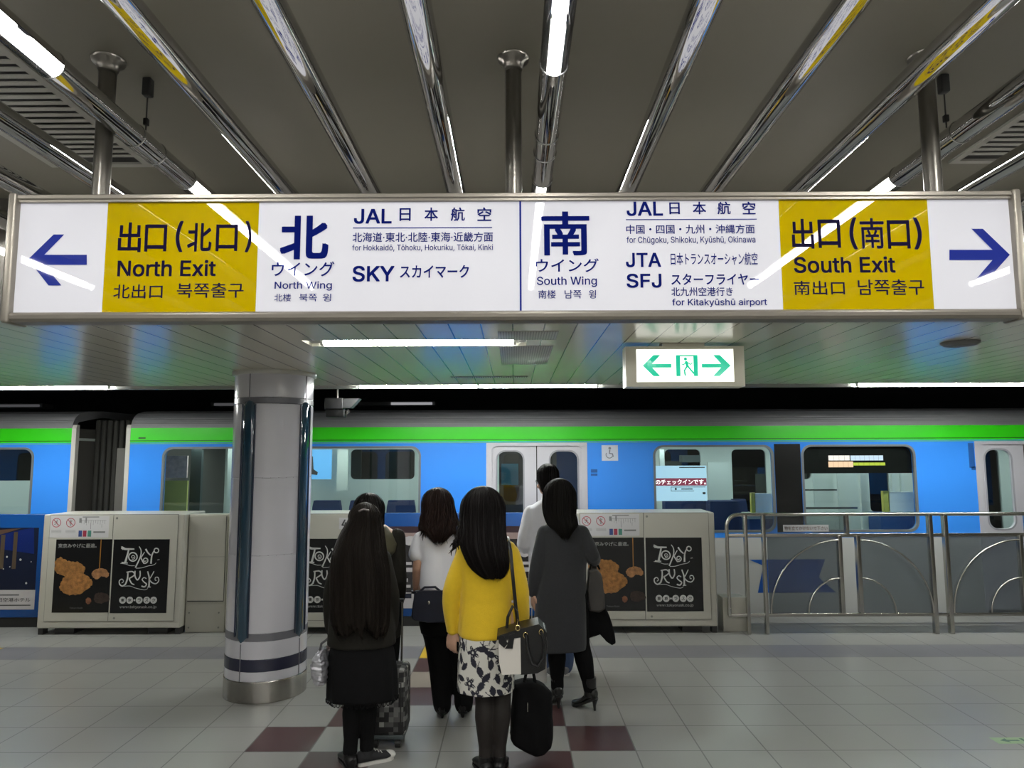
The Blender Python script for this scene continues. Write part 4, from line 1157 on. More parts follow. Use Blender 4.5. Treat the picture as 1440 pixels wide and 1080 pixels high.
    # doors: two leaves each with a tall rounded pane
    for a, b in doors:
        m = (a + b) / 2; ztop = ZG0 - .03; w = b - a
        g = MB(); plate(g, [(a - .035, .02), (b + .035, .02), (b + .035, ztop + .012), (a - .035, ztop + .012)], [[(a + .03, .021)] + [(b - .03, .021)] + [(b - .03, ztop - .06), (b - .07, ztop - .025), (a + .07, ztop - .025), (a + .03, ztop - .06)]], .03, Plane((0, TYS - .008, 0)))
        g.build('door_frame', M_tdoor, t)
        for q0, q1 in ((a, m - .006), (m + .006, b)):
            k = q1 - q0; h0, h1 = q0 + k * .22, q1 - k * .22
            if q0 == a: h0, h1 = q0 + k * .17, q1 - k * .28
            else: h0, h1 = q0 + k * .28, q1 - k * .14
            zlo, zhi = ZW0 + .01, ztop - .09
            g = MB(); plate(g, [(q0, .03), (q1, .03), (q1, ztop), (q0, ztop)], [rrect(h0, zlo, h1, zhi, .10)], .035, Plane((0, TYS + .02, 0)))
            d = g.build('sliding_door', M_tdoor, t)
            g = MB(); plate(g, rrect(h0 - .018, zlo - .018, h1 + .018, zhi + .018, .115), [rrect(h0, zlo, h1, zhi, .10)], .006, Plane((0, TYS + .016, 0))); g.build('pane_gasket', mat('gasket grey', (0.30, 0.30, 0.33), 0.4), d)
            g = MB(); g.prect(Plane((0, TYS + .04, 0)), h0 - .02, zlo - .02, h1 + .02, zhi + .02, 0); g.build('door_glass', M_tg, d)
        g = MB(); g.box(m - .006, TYS + .021, .03, m + .006, TYS + .05, ztop); g.build('door_seal', M_rub, t)
    for side, x in ((left_end, x0), (right_end, x1)):
        if side:
            s = 1 if x == x0 else -1
            g = MB(); a, b = sorted((x, x - s * .05))
            g.prism([(a, y, z) for y, z in [(TYS - .004, -.9), (TYS - .004, ZG1), (TYS + .012, ZG1 + .04), (TYS + .06, ZG1 + .04), (TYS + .06, -.9)]], (b - a, 0, 0))
            g.build('end_frame', mat('train end frame', (0.50, 0.48, 0.44), 0.4), t)
            g = MB(); a, b = sorted((x + s * .01, x + s * .05)); g.box(a, TYS + .05, -.9, b, YFAR, ZG1); g.build('end_wall', mat('cover grey', (0.10, 0.095, 0.085), 0.6), t)
    return t
XL, XR = xt(97), xt(180)
door = [(xt(688), xt(822)), (xt(1378), xt(1378) + (xt(822) - xt(688)))]
car = train_car(XR, 9.2, [(xt(229), xt(408)), (xt(426), xt(589)), (xt(922), xt(1087)), (xt(1131), xt(1287)), (door[1][1] + .9, 9.0)], door,
                'long blue and green train car right of the dark gangway gap', True, False,
                [(322, 334, 632, 720), (340, 425, 632, 674), (493, 583, 632, 674), (620, 682, 632, 674), (702, 814, 632, 820), (845, 905, 632, 674), (935, 985, 632, 674), (1030, 1078, 632, 720), (1100, 1140, 632, 674), (1222, 1250, 632, 720), (1320, 1410, 632, 800)])
car2 = train_car(-12.2, XL, [(-7.6, xt(43)), (-9.6, -8.0)], [], 'blue and green train car at the far left edge, beyond the gangway gap', False, True, [(-60, 50, 632, 676), (-240, -100, 632, 676)])

# gangway between the cars
g = MB()
for i in range(9):
    x = XL + .05 + (XR - XL - .10) * i / 8
    g.rbox(x - .03, TYS + .42, -.6, x + .03, YFAR - .3, ZG1 + .12, .02)
g.box(XL + .02, TYS + .5, -.6, XR - .02, YFAR - .4, ZG1 + .1); g.build('gangway_bellows', mat('bellows dark', (0.022, 0.021, 0.018), 0.8), car)
p0, p1 = TP.px(148, 630), TP.px(176, 800)
g = MB(); g.box(p0[0], TYS + .25, -.3, p1[0], TYS + .42, p0[1]); g.build('coupler_cover', mat('cover grey', (0.10, 0.095, 0.085), 0.6), car)
g = MB(); c = TP.px(196, 570); g.sphere((c[0] - .15, TYS + .75, c[1] - .12), .2, 20, (1.2, .8, .35)); g.build('roof_cable_box', mat('cable box blue', (0.01, 0.015, 0.05), 0.4), car)

# dark panel between the two right windows
g = MB(); g.box(xt(1087) + .03, TYS - .004, ZW0 - .02, xt(1131) - .03, TYS + .02, ZW1 + .03); g.build('black_pillar_panel', mat('black panel', (0.008, 0.008, 0.008), 0.25), car)
# blue emblem on the lower side, small square notice, dark tabs
E_ = lambda x, y: TP.px(1000 + x / 3.2727, 690 + y / 3.2727)
g = MB()
uv = [E_(*q) for q in ((175, 318), (525, 315), (495, 400), (575, 468), (215, 470), (240, 345))]
g.ppoly(TP, [uv[0], uv[1], uv[2], uv[5]], .001); g.ppoly(TP, [uv[5], uv[2], uv[3], uv[4]], .001)
g.build('blue_side_emblem', mat('emblem blue', (0.010, 0.075, 0.32), 0.3), car)
b4 = TP.box(846, 626, 869, 648)
g = MB(); g.prect(TP, *b4, off=.002); nt_ = g.build('square_notice', mat('notice white', (0.62, 0.66, 0.75), 0.3), car)
g = MB(); cx, cz = (b4[0] + b4[2]) / 2, (b4[1] + b4[3]) / 2
g.pdisc(TP, cx, cz + .055, .016, .003, 14); g.pstroke(TP, [(cx, cz + .035), (cx - .005, cz - .005), (cx + .03, cz - .01), (cx + .04, cz - .045)], .016, .003); g.pstroke(TP, spiral(cx - .005, cz - .02, .04, .04, 150, 330, 14), .010, .003)
g.build('notice_symbol', mat('notice grey', (0.22, 0.23, 0.28), 0.4), nt_)
g = MB()
for b in ((831, 660, 840, 664.5), (831, 666, 840, 669), (1362, 623, 1370, 658), (1366, 656, 1373, 661)): g.prect(TP, *TP.box(*b), off=.002)
g.build('dark_tabs', mat('tab blue', (0.012, 0.09, 0.32), 0.4), car)
g = MB(); g.prect(TP, *TP.box(195, 615, 205, 617), off=.004); g.build('gutter_slot', mat('slot dark', (0.01, 0.05, 0.01), 0.5), car)
# inside of the windows
def inside(Y): return Plane((0, Y, 0))
def panel(px0, py0, px1, py1, Y, name, m, off=0.0, thick=.03):
    b = inside(Y).box(px0, py0, px1, py1); g = MB(); g.box(b[0], Y, b[1], b[2], Y + thick, b[3]); return g.build(name, m, car)
def seat(x, y, facing=1, w=.46):
    """facing 1: backrest against the far side"""
    g = MB(); g.rbox(x - w / 2, y - .45 * facing if facing > 0 else y, .40, x + w / 2, y if facing > 0 else y + .45, .50, .03); s = g.build('seat_cushion', M_seat, car)
    g = MB(); rings = []
    for z, k in ((.5, 1.0), (.8, .98), (1.08, .88), (1.17, .8)):
        rings.append([(x - w / 2 * k, y - .02, z), (x + w / 2 * k, y - .02, z), (x + w / 2 * k, y + .09, z), (x - w / 2 * k, y + .09, z)])
    g.loft(rings, True, False); g.build('seat_back', M_seat, s)
for px in (458, 510, 563, 615, 652): seat(inside(10.3).px(px, 710)[0], 10.35)
for x in (3.2, 3.75, 5.9, 6.4): seat(x, 10.35)
panel(230, 676, 262, 760, 9.0, 'yellow_partition', mat('partition yellow green', (0.72, 0.74, 0.22), 0.5))
panel(233, 641, 263, 672, 9.02, 'hanging_poster', mat('hanging poster', (0.85, 0.68, 0.64), 0.5, noise_amt=.5, noise_scale=18))
panel(266, 630, 281, 780, 9.2, 'dark_post', mat('inner dark', (0.05, 0.07, 0.07), 0.5), thick=.06)
panel(318, 630, 330, 780, 9.4, 'pale_post', M_inw, thick=.06)
panel(436, 632, 466, 674, 10.6, 'blue_screen', mat('blue screen', (0.1, 0.3, 0.6), 0.2, emit=(0.16, 0.48, 0.85), emit_strength=.75))
b = inside(10.59); g = MB(); g.ppoly(b, [b.px(434, 640), b.px(440, 642), b.px(441, 660), b.px(447, 664), b.px(446, 668), b.px(438, 667), b.px(434, 655)], .0); g.build('dark_leg_picture', M_ink, car)
panel(474, 632, 489, 690, 10.5, 'pale_post', M_inw, thick=.05)
SP = inside(8.55)
panel(880, 655, 994, 704.5, 8.55, 'advert_screen', mat('advert screen', (0.3, 0.4, 0.5), 0.2, emit=(0.52, 0.78, 0.95), emit_strength=.95))
g = MB(); g.prect(SP, *SP.box(880, 672.5, 993.5, 683), off=.002); g.build('advert_band', mat('advert band', (0.2, 0.03, 0.05), 0.3, emit=(0.33, 0.05, 0.10), emit_strength=.8), car)
g = MB(); g.ptext(SP, '目のチェックインです。', *SP.box(915, 674.3, 992.5, 681.5), off=.004, weight=.012)
g.build('advert_lettering', mat('advert white', (0.7, 0.7, 0.7), 0.3, emit=(1, .95, .95), emit_strength=.9), car)
g = MB(); 
for b in ((943.5, 684.5, 992, 685.2), (943.5, 690, 976, 690.7), (943.5, 684.5, 944.1, 690.7), (949, 686, 951.5, 689), (958, 687, 974, 688.4), (988, 692, 992, 695), (955, 656.6, 991, 658)): g.prect(SP, *SP.box(*b), off=.003)
g.build('advert_small_print', M_ink, car)
panel(996, 650, 1027, 705, 9.6, 'white_partition', M_inw)
panel(928, 632, 934, 656, 9.3, 'pale_post', M_inw, thick=.04)
panel(960, 640, 985, 650, 9.6, 'dark_box', mat('inner dark', (0.05, 0.07, 0.07), 0.5), thick=.2)
panel(1062, 694, 1086, 722, 8.75, 'white_head_cover', M_seatw, thick=.06); panel(1057, 693, 1062.5, 722, 8.75, 'yellow_edge', M_yel, thick=.06)
panel(1052, 722, 1088, 730, 8.7, 'grey_table', M_ingy, thick=.25); panel(1055, 728, 1083, 800, 8.8, 'navy_seat_side', mat('seat blue', (0.02, 0.07, 0.22), 0.7), thick=.3)
panel(1000, 705, 1040, 800, 9.0, 'navy_seat_side', M_seat, thick=.3); panel(936, 704, 1000, 740, 9.2, 'navy_seat_side', M_seat, thick=.2)
panel(1120, 624, 1300, 665.5, TYS + .07, 'display_header', mat('black panel', (0.008, 0.008, 0.008), 0.25), thick=.02)
LP_ = inside(TYS + .068)
for b, c, e in (((1165, 640.5, 1195, 647.5), (1, .86, .80), 1.5), ((1196, 640.5, 1242, 647.5), (.72, .82, 1.0), 1.3), ((1165, 649, 1200, 657), (1.0, .62, .40), 1.5), ((1200, 650.5, 1245, 654.5), (.75, .85, .10), 1.0)):
    x0, z0, x1, z1 = LP_.box(*b); g = MB(); n = max(2, int((x1 - x0) / .055)); k = (x1 - x0) / n
    for i in range(n): g.prect(LP_, x0 + i * k, z0, x0 + (i + .97) * k, z1, .0)
    g.build('led_display', lamp_mat('led %s' % str(c), c, e), car)
panel(1145, 672, 1172, 712, 9.8, 'pale_panel', M_inw); panel(1180, 666, 1208, 760, 9.7, 'pale_panel', M_inw); panel(1212, 666, 1222, 760, 9.3, 'pale_post', M_inw, thick=.05)
panel(1255, 666, 1262, 700, 9.5, 'pale_post', M_inw, thick=.05); panel(1268, 666, 1273, 700, 9.5, 'pale_post', M_inw, thick=.05)
panel(1250, 692, 1285, 720, 8.8, 'white_head_cover', M_seatw, thick=.06); panel(1243, 690.5, 1251, 720, 8.8, 'yellow_edge', M_yel, thick=.06)
panel(1240, 722, 1287, 800, 8.85, 'navy_seat_side', mat('seat blue', (0.02, 0.07, 0.22), 0.7), thick=.3)
panel(1128, 713, 1206, 716, 9.0, 'grab_rail', M_steel, thick=.02); panel(1128, 688, 1177, 690, 9.2, 'grab_rail', M_steel, thick=.02)
panel(705, 652, 729, 682, 9.2, 'hanging_notice', mat('inner teal', (0.03, 0.13, 0.17), 0.5), thick=.02)
# ------------------------------------------------------------------ people
SKIN = mat('skin', (0.50, 0.30, 0.21), 0.5, noise_amt=0.05, noise_scale=20)
EYEW = mat('eye', (0.02, 0.012, 0.01), 0.15)
LIP = mat('lip', (0.35, 0.12, 0.10), 0.4)
def hair_mat(name, c, rough=0.38):
    if name in MATS: return MATS[name]
    m = mat(name, c, rough, spec=0.09)
    nt = m.node_tree; b = nt.nodes['Principled BSDF']
    at = nd(nt, 'ShaderNodeAttribute', attribute_name='strand')
    w = nd(nt, 'ShaderNodeTexNoise'); w.inputs['Scale'].default_value = 1.0; w.inputs['Detail'].default_value = 4
    nt.links.new(at.outputs['Vector'], w.inputs['Vector'])
    r = nd(nt, 'ShaderNodeMapRange'); r.inputs['To Min'].default_value = .45; r.inputs['To Max'].default_value = 1.7
    nt.links.new(w.outputs['Fac'], r.inputs['Value'])
    mx = nd(nt, 'ShaderNodeMix', data_type='RGBA', blend_type='MULTIPLY'); mx.inputs['Factor'].default_value = 1
    mx.inputs[6].default_value = (*c, 1); nt.links.new(r.outputs[0], mx.inputs[7]); nt.links.new(mx.outputs[2], b.inputs['Base Color'])
    bp = nd(nt, 'ShaderNodeBump'); bp.inputs['Strength'].default_value = .6; bp.inputs['Distance'].default_value = .006
    nt.links.new(w.outputs['Fac'], bp.inputs['Height']); nt.links.new(bp.outputs['Normal'], b.inputs['Normal'])
    return m
V3 = lambda *a: Vector(a)

def ring(cx, cy, z, rx, ry, n=32, p=2.3):
    out = []
    for j in range(n):
        a = 2 * math.pi * j / n; c, s = math.cos(a), math.sin(a)
        out.append(Vector((cx + rx * math.copysign(abs(c) ** (2 / p), c), cy + ry * math.copysign(abs(s) ** (2 / p), s), z)))
    return out

def limb(mb, pts, rs, n=16, sub=4):
    """tapering limb through joints, softened between them, round at both ends"""
    P = []; R = []
    for i in range(len(pts) - 1):
        p0 = Vector(pts[max(i - 1, 0)]); p1 = Vector(pts[i]); p2 = Vector(pts[i + 1]); p3 = Vector(pts[min(i + 2, len(pts) - 1)])
        for k in range(sub):
            t = k / sub
            P.append(0.5 * ((2 * p1) + (p2 - p0) * t + (2 * p0 - 5 * p1 + 4 * p2 - p3) * t * t + (3 * p1 - p0 - 3 * p2 + p3) * t ** 3))
            R.append(rs[i] + (rs[i + 1] - rs[i]) * t)
    P.append(Vector(pts[-1])); R.append(rs[-1])
    mb.tube(P, R, n)
    mb.sphere(P[0], R[0] * .99, 14); mb.sphere(P[-1], R[-1] * .99, 14)

def hand(mb, wrist, d, nrm, thumb_side, curl=0.5, k=1.0):
    """palm with four unequal bent fingers and a thumb from the side of the palm; nrm points out of the palm"""
    d = Vector(d).normalized(); nrm = Vector(nrm); nrm = (nrm - d * nrm.dot(d)).normalized(); w = d.cross(nrm).normalized() * thumb_side
    W = Vector(wrist)
    rings = []
    for t, a, b in ((-.01, .024, .020), (.02, .030, .017), (.05, .038, .015), (.085, .037, .012)):
        c = W + d * t * k
        rings.append([c + w * (a * k * math.cos(q)) + nrm * (b * k * math.sin(q)) for q in (2 * math.pi * j / 14 for j in range(14))])
    mb.loft(rings)
    for i, (off, L) in enumerate(((.029, .070), (.010, .078), (-.010, .072), (-.028, .058))):
        b = W + (d * .078 + w * off) * k
        a0 = curl * (0.55 + .07 * i); pts = [b]
        ang = a0 * .5
        for s in (.45, .32, .23):
            pts.append(pts[-1] + (d * math.cos(ang) + nrm * math.sin(ang) + w * off * .6) * (L * s * k)); ang += a0
        limb(mb, pts, [.0092 * k, .0088 * k, .008 * k, .0068 * k], 10, 2)
    b = W + (d * .022 + w * .026) * k
    limb(mb, [b, b + (d * .026 + w * .020 + nrm * .006) * k, b + (d * .052 + w * .026 + nrm * .014 * (1 + curl)) * k, b + (d * .072 + w * .022 + nrm * .022 * (1 + curl)) * k],
         [.013 * k, .0105 * k, .009 * k, .0075 * k], 10, 2)

class Fig:
    def __init__(s, label, px, Y, h, male=False):
        s.Y = Y; s.h = h; s.k = h / 1.6; s.male = male
        s.X = xat(px, 800, Y)
        s.root = thing('person', label, 'person', (s.X, Y, 0))
    def p(s, px, py, dy=0.0):
        """point of the photograph on this person's own plane, dy further away, in local coordinates"""
        q = at_y(px, py, s.Y + dy); return Vector((q.x - s.X, dy, q.z))
    def rows(s, rows, n=40, p=2.3):
        out = []
        for py, xl, xr, ry, dy in rows:
            a = s.p(xl, py, dy); b = s.p(xr, py, dy)
            out.append(ring((a.x + b.x) / 2, dy, (a.z + b.z) / 2, (b.x - a.x) / 2, ry, n, p))
        return out
    def body(s, head, arms, legs, hands=((0, 0, 0), (0, 0, 0)), yaw=0.0, torso_x=0.0, lean=0.0):
        """head: centre (x, y, z); arms/legs: left then right joint lists"""
        k = s.k; mb = MB(); H = Vector(head)
        Ry = Matrix.Translation(H) @ Matrix.Rotation(yaw, 4, 'Z')
        def el(c, r):
            b = bmesh.new(); bmesh.ops.create_uvsphere(b, u_segments=24, v_segments=16, radius=1)
            mb.add(b, Ry @ Matrix.Translation(Vector(c) * k) @ Matrix.Diagonal((r[0] * k, r[1] * k, r[2] * k, 1)), True); b.free()
        el((0, 0, .01), (.073, .090, .100)); el((0, .022, -.045), (.055, .062, .066)); el((0, .060, -.075), (.024, .022, .020))
        el((0, .088, -.018), (.010, .016, .022)); el((0, .096, -.030), (.013, .012, .009)); el((0, .078, -.058), (.021, .010, .007))
        el((.030, .078, .022), (.022, .010, .007)); el((-.030, .078, .022), (.022, .010, .007))
        for sx in (-1, 1): el((.073 * sx, -.005, -.015), (.011, .022, .032)); el((.036 * sx, .066, -.035), (.022, .018, .020))
        nb = Vector((torso_x, lean, H.z - .155 * k))
        limb(mb, [H + Vector((0, -.012, -.05 * k)), (H + nb) / 2 + Vector((0, -.012, -.02 * k)), nb + Vector((0, 0, -.03))], [.052 * k, .050 * k, .058 * k])
        sw = 1.14 if s.male else 1.0; hw = .92 if s.male else 1.0
        zh = lambda z: z * k
        rg = []
        for z, rx, ry in ((.74, .10, .07), (.78, .150, .098), (.84, .160, .112), (.92, .150, .102), (1.0, .122, .086), (1.10, .130, .092), (1.18, .142, .098), (1.25, .150, .088), (1.30, .140, .070), (1.335, .085, .055), (1.36, .05, .05)):
            wx = hw if z < 1.0 else sw
            rg.append(ring(torso_x, lean * (z - .8) / .55, zh(z), rx * k * wx, ry * k * (1.06 if s.male else 1), 28))
        mb.loft(rg)
        for (sh, elb, wr), hd, sd in zip(arms, hands, (-1, 1)):
            limb(mb, [sh, elb, wr], [.043 * k, .035 * k, .0235 * k], 14)
            mid = Vector(elb).lerp(Vector(wr), .3); mb.sphere(mid, .035 * k, 14)
            d = hd[0] if hd and hd[0] else (Vector(wr) - Vector(elb))
            nr = hd[1] if hd and hd[1] else (-sd, 0, 0)
            hand(mb, wr, d, nr, hd[3] if hd and len(hd) > 3 else 1 if sd < 0 else -1, hd[2] if hd else .5, k)
        for hp, kn, an in legs:
            limb(mb, [hp, Vector(hp).lerp(Vector(kn), .5) + Vector((0, .012, 0)), kn, Vector(kn).lerp(Vector(an), .35) + Vector((0, -.014, 0)), Vector(kn).lerp(Vector(an), .8), an],
                 [.086 * k, .074 * k, .054 * k, .055 * k, .036 * k, .036 * k], 16)
        s.legs = legs
        o = link_mesh('body', fuse(mb, .0055, 2), SKIN, s.root)
        for sx in (-1, 1):
            g = MB(); c = Ry @ (Vector((.031 * sx, .0775, .002)) * k); g.sphere(c, .0115 * k, 12, (1.15, .6, .7)); g.build('eye', EYEW, s.root, local=True)
        g = MB(); c = Ry @ (Vector((0, .088, -.057)) * k); g.sphere(c, .016 * k, 12, (1.15, .28, .36)); g.build('mouth', LIP, s.root, local=True)
        return o
    def cloth(s, name, m, build, voxel=.008, smooth=3, fold=(.006, 9, 3)):
        mb = MB(); build(mb); return link_mesh(name, fuse(mb, voxel, smooth, fold), m, s.root)
    def tights(s, m, extra=.004, top=.0, name='tights'):
        k = s.k; mb = MB()
        for hp, kn, an in s.legs:
            hp, kn, an = Vector(hp), Vector(kn), Vector(an)
            limb(mb, [hp, hp.lerp(kn, .5) + Vector((0, .012, 0)), kn, kn.lerp(an, .35) + Vector((0, -.014, 0)), kn.lerp(an, .8), an],
                 [(r * k + extra) for r in (.086, .074, .054, .055, .036, .036)], 18)
        return link_mesh(name, fuse(mb, .006, 2), m, s.root)
    def hair(s, m, rows, front=None, hairline=None, seed=1, strands=130, tip=.05, groove=.006, curl=0.0, name='hair', sr=.0028):
        """shell of locks: rows (py, left px, right px, depth radius, dy); below the hairline it stays behind the face plane y=front"""
        rnd = random.Random(seed); n = 120
        ctr = []
        for py, xl, xr, ry, dy in rows:
            a = s.p(xl, py, dy); b = s.p(xr, py, dy); ctr.append(((a.x + b.x) / 2, dy, (a.z + b.z) / 2, max((b.x - a.x) / 2, .004), ry))
        # resample along the length
        S = []; M = 6
        for i in range(len(ctr) - 1):
            for q in range(M):
                t = q / M; p0, p1, p2, p3 = ctr[max(i - 1, 0)], ctr[i], ctr[i + 1], ctr[min(i + 2, len(ctr) - 1)]
                S.append([0.5 * ((2 * p1[c]) + (p2[c] - p0[c]) * t + (2 * p0[c] - 5 * p1[c] + 4 * p2[c] - p3[c]) * t * t + (3 * p1[c] - p0[c] - 3 * p2[c] + p3[c]) * t ** 3) for c in range(5)])
        S.append(list(ctr[-1])); L = len(S)
        def pt(a, t, out=0.0):
            f = t * (L - 1); i = min(int(f), L - 2); u = f - i
            c = [S[i][q] + (S[i + 1][q] - S[i][q]) * u for q in range(5)]
            gr = groove * (noise.noise(Vector((math.cos(a) * 9, math.sin(a) * 9, t * 1.2 + seed))) + .6 * noise.noise(Vector((math.cos(a) * 24, math.sin(a) * 24, t * 2 + seed)))) * min(1, t * 5)
            gr += curl * math.sin(t * 16 + a * 5) * max(0, t - .55)
            rx, ry = max(c[3] + gr + out, .002), max(c[4] + gr + out, .002)
            x = c[0] + rx * math.cos(a); y = c[1] + ry * math.sin(a)
            if front is not None and c[2] < hairline: y = min(y, front + .02 * noise.noise(Vector((a * 3, t * 4, 0))))
            return Vector((x, y, c[2]))
        mb = MB(); mb.mi = 0
        rings = []; UV = []
        jag = [rnd.uniform(0, tip) for _ in range(n)]
        for j in range(n): jag[j] = .6 * jag[j] + .4 * jag[j - 1]
        m_ = 46
        for i in range(m_):
            t = i / (m_ - 1)
            rings.append([pt(2 * math.pi * j / n, t * (1 - jag[j])) for j in range(n)])
            UV += [(math.cos(2 * math.pi * j / n) * 26, math.sin(2 * math.pi * j / n) * 26, t * 2.2) for j in range(n)]
        vs = [q for r in rings for q in r]; fs = [(i * n + j, i * n + (j + 1) % n, (i + 1) * n + (j + 1) % n, (i + 1) * n + j) for i in range(m_ - 1) for j in range(n)]
        vs.append(pt(0, 0).lerp(pt(math.pi, 0), .5)); UV.append((0, 0, 0)); ti = len(vs) - 1
        vs.append(sum((r for r in rings[-1]), Vector()) / n + Vector((0, 0, .02))); UV.append((0, 0, 2.2)); bi = len(vs) - 1
        fs += [(ti, (j + 1) % n, j) for j in range(n)] + [(bi, (m_ - 1) * n + j, (m_ - 1) * n + (j + 1) % n) for j in range(n)]
        for q in range(strands):
            a = rnd.uniform(0, 2 * math.pi); t0 = rnd.uniform(.0, .45); t1 = rnd.uniform(.8, 1.0); o = rnd.uniform(.0, .007)
            drift = rnd.uniform(-.12, .12); N = 12; base = len(vs)
            pts = [pt(a + drift * i / N, t0 + (t1 - t0) * i / N, o) for i in range(N + 1)]
            dv = (pts[-1] - pts[-2]).normalized(); pts.append(pts[-1] + dv * rnd.uniform(.008, .035) + Vector((rnd.uniform(-.01, .01), 0, 0)))
            w0 = rnd.uniform(.6, 1.3) * sr
            for i, p in enumerate(pts):
                w = w0 * (1 - (i / (N + 1)) ** 4) * min(1, .25 + i * .3)
                tn = Vector((-math.sin(a), math.cos(a), 0)); no = Vector((math.cos(a), math.sin(a), 0))
                for c in range(3):
                    g = 2 * math.pi * c / 3; vs.append(p + (tn * math.cos(g) + no * math.sin(g)) * w); UV.append((math.cos(a) * 26 + q, math.sin(a) * 26, i / N * 2))
            for i in range(N + 1):
                for c in range(3): fs.append((base + i * 3 + c, base + i * 3 + (c + 1) % 3, base + (i + 1) * 3 + (c + 1) % 3, base + (i + 1) * 3 + c))
        me = bpy.data.meshes.new(name); me.from_pydata([tuple(v) for v in vs], [], fs)
        at = me.attributes.new('strand', 'FLOAT_VECTOR', 'POINT')
        at.data.foreach_set('vector', [c for u in UV for c in u])
        for p in me.polygons: p.use_smooth = True
        b = bmesh.new(); b.from_mesh(me); bmesh.ops.recalc_face_normals(b, faces=b.faces[:]); b.to_mesh(me); b.free()
        return link_mesh(name, me, m, s.root)
    def shoe(s, ankle, d, m, heel=0.0, sole=None, length=.235, name='shoe', toe_mat=None):
        """shoe under the ankle pointing along the flat direction d; heel lifts the back"""
        d = Vector((d[0], d[1], 0)).normalized(); w = Vector((-d.y, d.x, 0)); A = Vector((ankle[0], ankle[1], 0))
        L = length * s.k; g = MB(); n = 18; rings = []
        for t, hw, hh, lift in ((-.26, .018, .05, 1), (-.22, .031, .062, 1), (-.08, .036, .072, .9), (.12, .034, .062, .62), (.30, .037, .046, .25), (.50, .043, .036, .02), (.64, .040, .030, 0), (.72, .026, .024, 0), (.745, .010, .016, 0)):
            c = A + d * (t * L); z0 = .012 + heel * lift
            rings.append([c + w * (hw * math.cos(q)) + Vector((0, 0, z0 + max(hh * (.5 + .5 * math.sin(q)), 0))) for q in (2 * math.pi * j / n for j in range(n))])
        g.loft(rings)
        g.tube([A + Vector((0, 0, .04 + heel)), A + Vector((0, 0, .10 + heel))], [.038, .040], 18)
        sh = g.build(name, m, s.root, local=True)
        g = MB()
        out = []
        for t, hw in ((-.25, .020), (-.2, .031), (0, .034), (.2, .034), (.45, .042), (.62, .039), (.72, .025), (.745, .008)): out.append((t, hw))
        top = [A + d * (t * L) + w * hw + Vector((0, 0, 0)) for t, hw in out] + [A + d * (t * L) - w * hw for t, hw in reversed(out)]
        lift = [1, 1, .75, .4, .05, 0, 0, 0]; lift = lift + lift[::-1]
        bot = [p + Vector((0, 0, heel * l)) for p, l in zip(top, lift)]; N = len(top)
        tp = [p + Vector((0, 0, .016)) for p in bot]
        g.faces(bot + tp, [(i, (i + 1) % N, N + (i + 1) % N, N + i) for i in range(N)] + [tuple(range(N, 2 * N))] + [tuple(reversed(range(N)))])
        g.build('sole', sole or m, sh, local=True)
        if heel > .02:
            g = MB(); c = A + d * (-.2 * L); g.tube([c + Vector((0, 0, heel + .012)), c + d * .006 + Vector((0, 0, heel * .5)), c + d * .004], [.024, .012, .0075], 12); g.build('heel', m, sh, local=True)
        if toe_mat:
            g = MB(); c = A + d * (.62 * L) + Vector((0, 0, .024)); b = bmesh.new(); bmesh.ops.create_uvsphere(b, u_segments=16, v_segments=10, radius=1)
            R = Matrix((( d.x, w.x, 0, c.x), (d.y, w.y, 0, c.y), (0, 0, 1, c.z), (0, 0, 0, 1)))
            g.add(b, R @ Matrix.Diagonal((.040, .042, .022, 1)), True); b.free(); g.build('toe_cap', toe_mat, sh, local=True)
            for i in range(4):
                g = MB(); c = A + d * ((.12 + i * .09) * L) + Vector((0, 0, .082 - i * .011)); g.tube([c - w * .022, c + Vector((0, 0, .005)), c + w * .022], .003, 8); g.build('lace', toe_mat, sh, local=True)
        return sh

def dome(cx, top, half, H, ry, dy=0.0):
    """rows of a rounded crown"""
    return [(top + H * (1 - math.cos(math.radians(a))), cx - half * math.sin(math.radians(a)), cx + half * math.sin(math.radians(a)), ry * math.sin(math.radians(a)), dy) for a in (6, 24, 42, 60, 76, 90)]
H_BLK = hair_mat('hair black', (0.0075, 0.006, 0.0058))
H_BRN = hair_mat('hair dark brown', (0.016, 0.009, 0.0075))
H_GRY = hair_mat('hair soft black', (0.009, 0.008, 0.0072), 0.5)
CT_YEL = mat('mustard knit', (0.66, 0.44, 0.008), 0.85, noise_amt=.08, noise_scale=40, bump=.25, bump_scale=260, sheen=.2)
CT_WHT = mat('white cotton', (0.82, 0.82, 0.88), 0.85, bump=.1, bump_scale=200)
CT_SHT = mat('white shirt', (0.80, 0.80, 0.85), 0.8)
CT_CHA = mat('charcoal wool', (0.033, 0.034, 0.038), 0.9, spec=0.2, noise_amt=.12, noise_scale=60, bump=.2, bump_scale=200, sheen=.15)
CT_BLK = mat('black cloth', (0.004, 0.004, 0.0045), 0.9, spec=0.15, bump=.15, bump_scale=150)
CT_JKT = mat('black brown jacket', (0.0125, 0.0115, 0.009), 0.85, spec=0.2, noise_amt=.15, noise_scale=30)
CT_OLV = mat('olive hood', (0.055, 0.050, 0.026), 0.85)
CT_JEA = mat('blue jeans', (0.045, 0.075, 0.16), 0.85, noise_amt=.2, noise_scale=30)
CT_TIG = mat('sheer black tights', (0.019, 0.016, 0.0145), 0.6, spec=0.25)
CT_TRS = mat('black trousers', (0.004, 0.004, 0.0045), 0.9, spec=0.15)
LEA = mat('black leather', (0.007, 0.007, 0.0075), 0.38, spec=0.35, bump=.12, bump_scale=180)
LEAW = mat('white leather', (0.62, 0.59, 0.54), 0.4, bump=.08, bump_scale=180)
NVL = mat('navy leather', (0.009, 0.011, 0.024), 0.42, spec=0.35, bump=.12, bump_scale=180)
